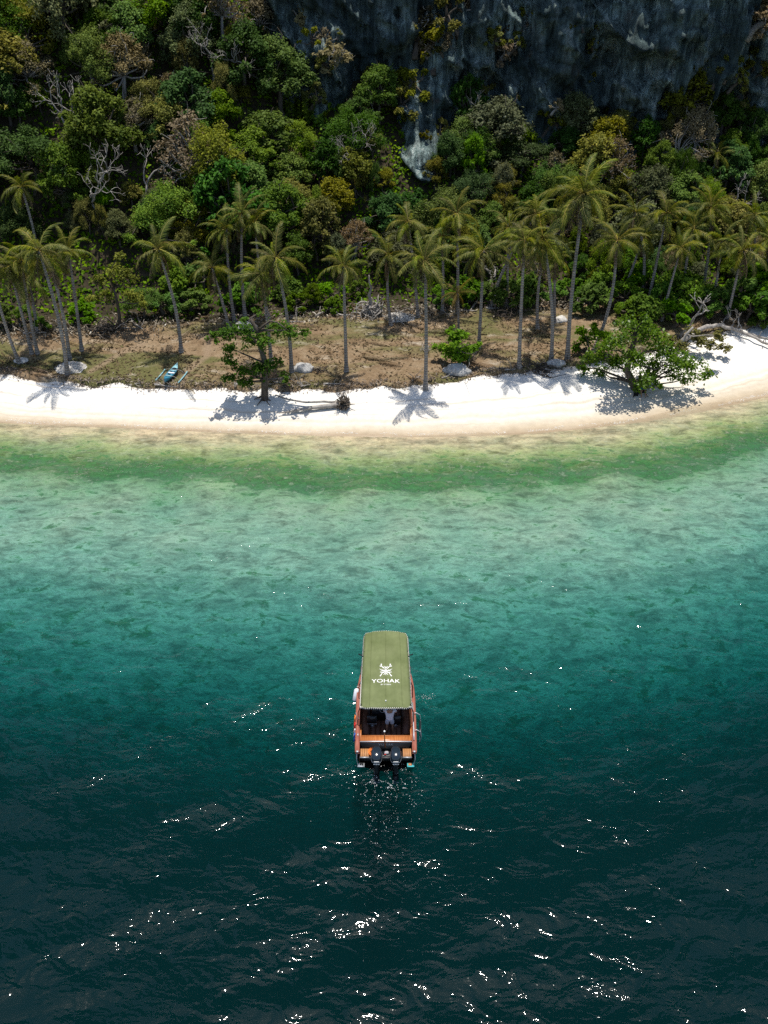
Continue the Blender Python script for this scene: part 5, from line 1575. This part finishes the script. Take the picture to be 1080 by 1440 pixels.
def person(loc, rz, J, label, shirt, shorts, look, ground_shoes=True):
    e = empty('person', loc, rz); tag(e, label, 'person')
    E = [('pelvis', 'belly'), ('belly', 'chest'), ('chest', 'neck'), ('neck', 'jaw'), ('jaw', 'skull'), ('skull', 'crown')]
    Rd = dict(pelvis=(.145, .11), belly=(.13, .095), chest=(.165, .11), neck=.052, jaw=.062, skull=.086, crown=.06)
    for s_ in 'LR':
        E += [('chest', s_ + 'sh'), (s_ + 'sh', s_ + 'el'), (s_ + 'el', s_ + 'wr'), ('pelvis', s_ + 'hip'), (s_ + 'hip', s_ + 'kn'), (s_ + 'kn', s_ + 'an'), (s_ + 'an', s_ + 'toe')]
        Rd.update({s_ + 'sh': .062, s_ + 'el': .042, s_ + 'wr': .028, s_ + 'hip': .088, s_ + 'kn': .055, s_ + 'an': .036, s_ + 'toe': (.04, .025)})
    J = dict(J)
    for s_ in 'LR':
        a, b = Vector(J[s_ + 'el']), Vector(J[s_ + 'wr'])
        pd = (b - a).normalized(); sd_ = Vector((1 if s_ == 'L' else -1, 0, .2))
        sd_ = (sd_ - pd * sd_.dot(pd)).normalized()
        fingers(J, E, Rd, s_, s_ + 'wr', pd, sd_, Vector((0, 0, -1)) + pd * .1)
    body = skin_mesh('body', J, E, Rd, 'pelvis', BM['skin'], e)
    # clothes: their own shells a little outside the body
    def lerp(a, b, t): return tuple(Vector(J[a]).lerp(Vector(J[b]), t))
    Js = dict(pelvis=lerp('pelvis', 'belly', -.25), belly=J['belly'], chest=J['chest'], collar=lerp('chest', 'neck', .55))
    Es = [('pelvis', 'belly'), ('belly', 'chest'), ('chest', 'collar')]
    Rs = dict(pelvis=(.185, .145), belly=(.175, .13), chest=(.20, .14), collar=(.10, .085))
    for s_ in 'LR':
        Js[s_ + 'sh'] = J[s_ + 'sh']; Js[s_ + 'sl'] = lerp(s_ + 'sh', s_ + 'el', .72)
        Es += [('chest', s_ + 'sh'), (s_ + 'sh', s_ + 'sl')]; Rs[s_ + 'sh'] = .088; Rs[s_ + 'sl'] = .078
    skin_mesh('shirt', Js, Es, Rs, 'belly', shirt, e)
    Jp = dict(waist=lerp('pelvis', 'belly', .2), pelvis=J['pelvis']); Ep = [('waist', 'pelvis')]; Rp = dict(waist=(.17, .13), pelvis=(.175, .14))
    for s_ in 'LR':
        Jp[s_ + 'hip'] = J[s_ + 'hip']; Jp[s_ + 'leg'] = lerp(s_ + 'hip', s_ + 'kn', .85)
        Ep += [('pelvis', s_ + 'hip'), (s_ + 'hip', s_ + 'leg')]; Rp[s_ + 'hip'] = .118; Rp[s_ + 'leg'] = .098
    skin_mesh('shorts', Jp, Ep, Rp, 'pelvis', shorts, e)
    # head details
    hd = Vector(J['skull']); lk = Vector(look).normalized(); up = Vector((0, 0, 1)); rt = lk.cross(up).normalized()
    mb = MB(); V, Fc = [], []
    nn, kk_ = 14, 8
    for i in range(kk_ + 1):
        ph = (math.pi * .62) * i / kk_
        for j in range(nn):
            th = 2 * math.pi * j / nn
            d = up * math.cos(ph) + (rt * math.cos(th) + lk * math.sin(th)) * math.sin(ph)
            f = 1.0 - .22 * max(0, d.dot(lk)) * (1 if ph > .9 else .2)
            V.append(tuple(hd + Vector((0, 0, .02)) - lk * .012 + d * .112 * f))
    for i in range(kk_):
        for j in range(nn):
            Fc.append((i * nn + j, i * nn + (j + 1) % nn, (i + 1) * nn + (j + 1) % nn, (i + 1) * nn + j))
    mb.add(V, Fc).build('hair', BM['hair'], e, True)
    fc = MB()
    fc.tube([tuple(hd + lk * .085 + up * .0), tuple(hd + lk * .108 - up * .03), tuple(hd + lk * .088 - up * .04)], [.010, .015, .010], 6)
    for s_ in (-1, 1):
        fc.lathe([(.004, -.02), (.014, -.015), (.016, 0), (.012, .02), (.004, .026)], 7, tuple(hd + rt * s_ * .093 - up * .01))
    fc.build('nose_and_ears', BM['skin'], e, True)
    ey = MB()
    for s_ in (-1, 1):
        ey.lathe([(.003, -.008), (.010, -.004), (.010, .004), (.003, .008)], 8, tuple(hd + lk * .083 + rt * s_ * .034 + up * .004))
    ey.build('eyes', BM['hair'], e, True)
    MB().tube([tuple(hd + lk * .080 - up * .062 - rt * .024), tuple(hd + lk * .088 - up * .064), tuple(hd + lk * .080 - up * .062 + rt * .024)], .006, 5).build('mouth', BM['red'], e, True)
    return e
stand = dict(pelvis=(0, 0, .93), belly=(0, .02, 1.10), chest=(0, .06, 1.33), neck=(0, .08, 1.50), jaw=(0, .11, 1.57), skull=(0, .11, 1.65), crown=(0, .10, 1.71),
             Lsh=(-.19, .06, 1.42), Lel=(-.25, .17, 1.18), Lwr=(-.20, .40, 1.10), Rsh=(.19, .06, 1.42), Rel=(.28, .12, 1.17), Rwr=(.24, .36, 1.08),
             Lhip=(-.09, 0, .88), Lkn=(-.12, .03, .48), Lan=(-.13, -.02, .07), Ltoe=(-.14, .12, .03), Rhip=(.09, 0, .88), Rkn=(.12, .04, .48), Ran=(.14, -.01, .07), Rtoe=(.15, .13, .03))
person((0.08 + .17, 27.98 + 1.02, .285), 0, stand, 'person in pale grey shirt and slate shorts steering under the green canopy', BM['shirt'], BM['shorts'], (0, 1, 0))
sit = dict(pelvis=(0, 0, .12), belly=(0, .03, .30), chest=(0, .02, .50), neck=(0, -.03, .66), jaw=(0, -.06, .73), skull=(0, -.06, .81), crown=(0, -.05, .87),
           Lsh=(.19, .0, .58), Lel=(.28, -.16, .40), Lwr=(.16, -.36, .44), Rsh=(-.19, .0, .58), Rel=(-.28, -.16, .40), Rwr=(-.14, -.36, .44),
           Lhip=(.10, -.02, .13), Lkn=(.17, -.40, .42), Lan=(.15, -.56, .07), Ltoe=(.16, -.70, .04), Rhip=(-.10, -.02, .13), Rkn=(-.17, -.40, .42), Ran=(-.15, -.56, .07), Rtoe=(-.16, -.70, .04))
b = at_g(901, 553)
person(tuple(b), .1, sit, 'person in a teal shirt sitting on the sand under the shady tree', BM['teal_shirt'], BM['black_cloth'], (0, -1, -.1))
b = at_g(894, 556)
bp = empty('backpack', tuple(b)); tag(bp, 'black backpack standing on the sand beside the person in teal', 'bag')
ring_loft(MB(), [(0, 0, 0, .34, .22, 3), (0, 0, .15, .36, .26, 3), (0, 0, .36, .32, .22, 3), (0, 0, .46, .2, .14, 2.4)], 16).build('bag_body', BM['black_cloth'], bp, True)
MB().tube([(-.06, 0, .44), (0, 0, .52), (.06, 0, .44)], .014, 6).build('bag_handle', BM['black_cloth'], bp, True)

# ------------------------------------------------------------------ outrigger canoe on the scarp
b = (at_g(233, 541) + at_g(250, 522)) / 2
b[2] = float(gz(b[0], b[1])) + 0.06
BMT = simple('turquoise_paint', (0.03, 0.19, 0.29), 0.6, 0.4, 0, 0.2); BML = simple('light_turquoise_paint', (0.22, 0.42, 0.46), 0.6, 0.3, 0, 0.2)
p0, p1 = at_g(233, 541), at_g(249, 520)
bc = empty('outrigger_canoe', tuple(b), math.atan2(p1[1] - p0[1], p1[0] - p0[0]), 0.82)
tag(bc, 'small turquoise outrigger canoe drawn up where grass meets white sand', 'canoe')
V, Fc = [], []
ys = np.linspace(-1.5, 1.5, 15)
for y in ys:
    t = abs(y) / 1.5
    w_ = .33 * (1 - t ** 2.4) + .015; zt = .42 + .26 * t ** 3; zb = .0 + .22 * t ** 3
    V += [(y, -w_, zt), (y, -w_ * .75, (zt + zb) / 2), (y, 0, zb), (y, w_ * .75, (zt + zb) / 2), (y, w_, zt)]
for i in range(14):
    for j in range(4):
        Fc.append((i * 5 + j, i * 5 + j + 1, (i + 1) * 5 + j + 1, (i + 1) * 5 + j))
o = MB().add(V, Fc).build('hull', BMT, bc, True); sm = o.modifiers.new('thickness', 'SOLIDIFY'); sm.thickness = .03
for a_, c_ in ((.82, 1.48), (-1.48, -1.0)):
    V, Fc = [], []
    yy_ = np.linspace(a_, c_, 6)
    for y in yy_:
        t = abs(y) / 1.5; w_ = .33 * (1 - t ** 2.4) + .01; zt = .43 + .26 * t ** 3
        V += [(y, -w_, zt), (y, 0, zt + .05), (y, w_, zt)]
    for i in range(5):
        Fc += [(i * 3, i * 3 + 1, i * 3 + 4, i * 3 + 3), (i * 3 + 1, i * 3 + 2, i * 3 + 5, i * 3 + 4)]
    MB().add(V, Fc).build('foredeck' if a_ > 0 else 'afterdeck', BML if a_ > 0 else BMT, bc)
for y in (-.55, .05, .5):
    MB().box((y, 0, .40), (.20, .58, .03)).build('thwart', BM['white'] if abs(y) < .3 else BML, bc)
for y in (-.7, .6):
    MB().tube([(y, -1.05, .16), (y, -.6, .44), (y, 0, .47), (y, .6, .44), (y, 1.05, .16)], .022, 6).build('crossbeam', M['bark_grey'], bc, True)
for s_ in (-1, 1):
    MB().tube([(-1.05, s_ * 1.05, .09), (-.4, s_ * 1.05, .07), (.5, s_ * 1.05, .07), (1.05, s_ * 1.05, .13)], .055, 8).build('outrigger_float', BML, bc, True)

# ------------------------------------------------------------------ foam and floating leaves
g = np.random.default_rng(31)
mb = MB()
def foam(n, cx_, cy_, sx_, sy_, s0, s1, lace=None):
    for k in range(n):
        x, y = cx_ + g.normal() * sx_, cy_ + g.normal() * sy_
        if lace is not None:
            v = mn.noise((x * lace, y * lace, 3.0))
            if abs(v) > .10: continue
        if abs(x - .08) < 1.25 and 27.5 < y < 34: continue
        z = wz(x, y) + .022; m_ = int(g.integers(5, 8)); r0 = g.uniform(s0, s1); a0 = g.random() * 6.28; el = g.uniform(.4, 1)
        ring = []
        for j in range(m_):
            a = a0 + 6.283 * j / m_; rr = r0 * g.uniform(.5, 1.2)
            ring.append((x + rr * math.cos(a), y + rr * el * math.sin(a), z))
        top = [(q[0] * .6 + x * .4, q[1] * .6 + y * .4, z + .012) for q in ring]
        mb.add(ring + top, [tuple(range(m_, 2 * m_))] + [(j, (j + 1) % m_, m_ + (j + 1) % m_, m_ + j) for j in range(m_)])
foam(900, .08, 26.3, .7, .45, .007, .022, 2.6)
foam(420, .1, 25.0, .9, 1.0, .006, .018, 2.0)
foam(260, .1, 22.0, 1.2, 2.6, .004, .014, 1.4)
foam(70, 1.75, 30.0, .25, 1.6, .006, .018, 2.0); foam(50, -1.7, 29.5, .2, 1.4, .006, .014, 2.0); foam(40, .35, 34.6, .35, .06, .012, .03); foam(45, 1.95, 31.4, .28, .12, .008, .022)
tag(mb.build('foam_bubbles', BM['white']), 'white bubbles and foam in the wake around the outboards', 'foam', kind='stuff')

# thin swash line where the sea laps the sand
mb = MB(); g = np.random.default_rng(44)
for k in range(1500):
    x = g.uniform(-36, 40); n_ = mn.noise((x * .35, 2.0, 0)) * .5 + mn.noise((x * 1.3, 5.0, 0)) * .16
    if mn.noise((x * .5, 9.0, 0)) < -.12: continue
    y = float(shore(x)) + n_ * .6 + .25 + g.normal() * .09
    z = float(beach_z(x, y)) + .012; r0 = g.uniform(.012, .04)
    mb.add([(x - r0 * 1.6, y, z), (x, y - r0 * .4, z), (x + r0 * 1.6, y + g.normal() * .01, z), (x, y + r0 * .4, z + .008)], [(0, 1, 2, 3)])
tag(mb.build('swash_foam', BM['rope']), 'thin broken line of foam where the sea laps the sand', 'foam', kind='stuff')
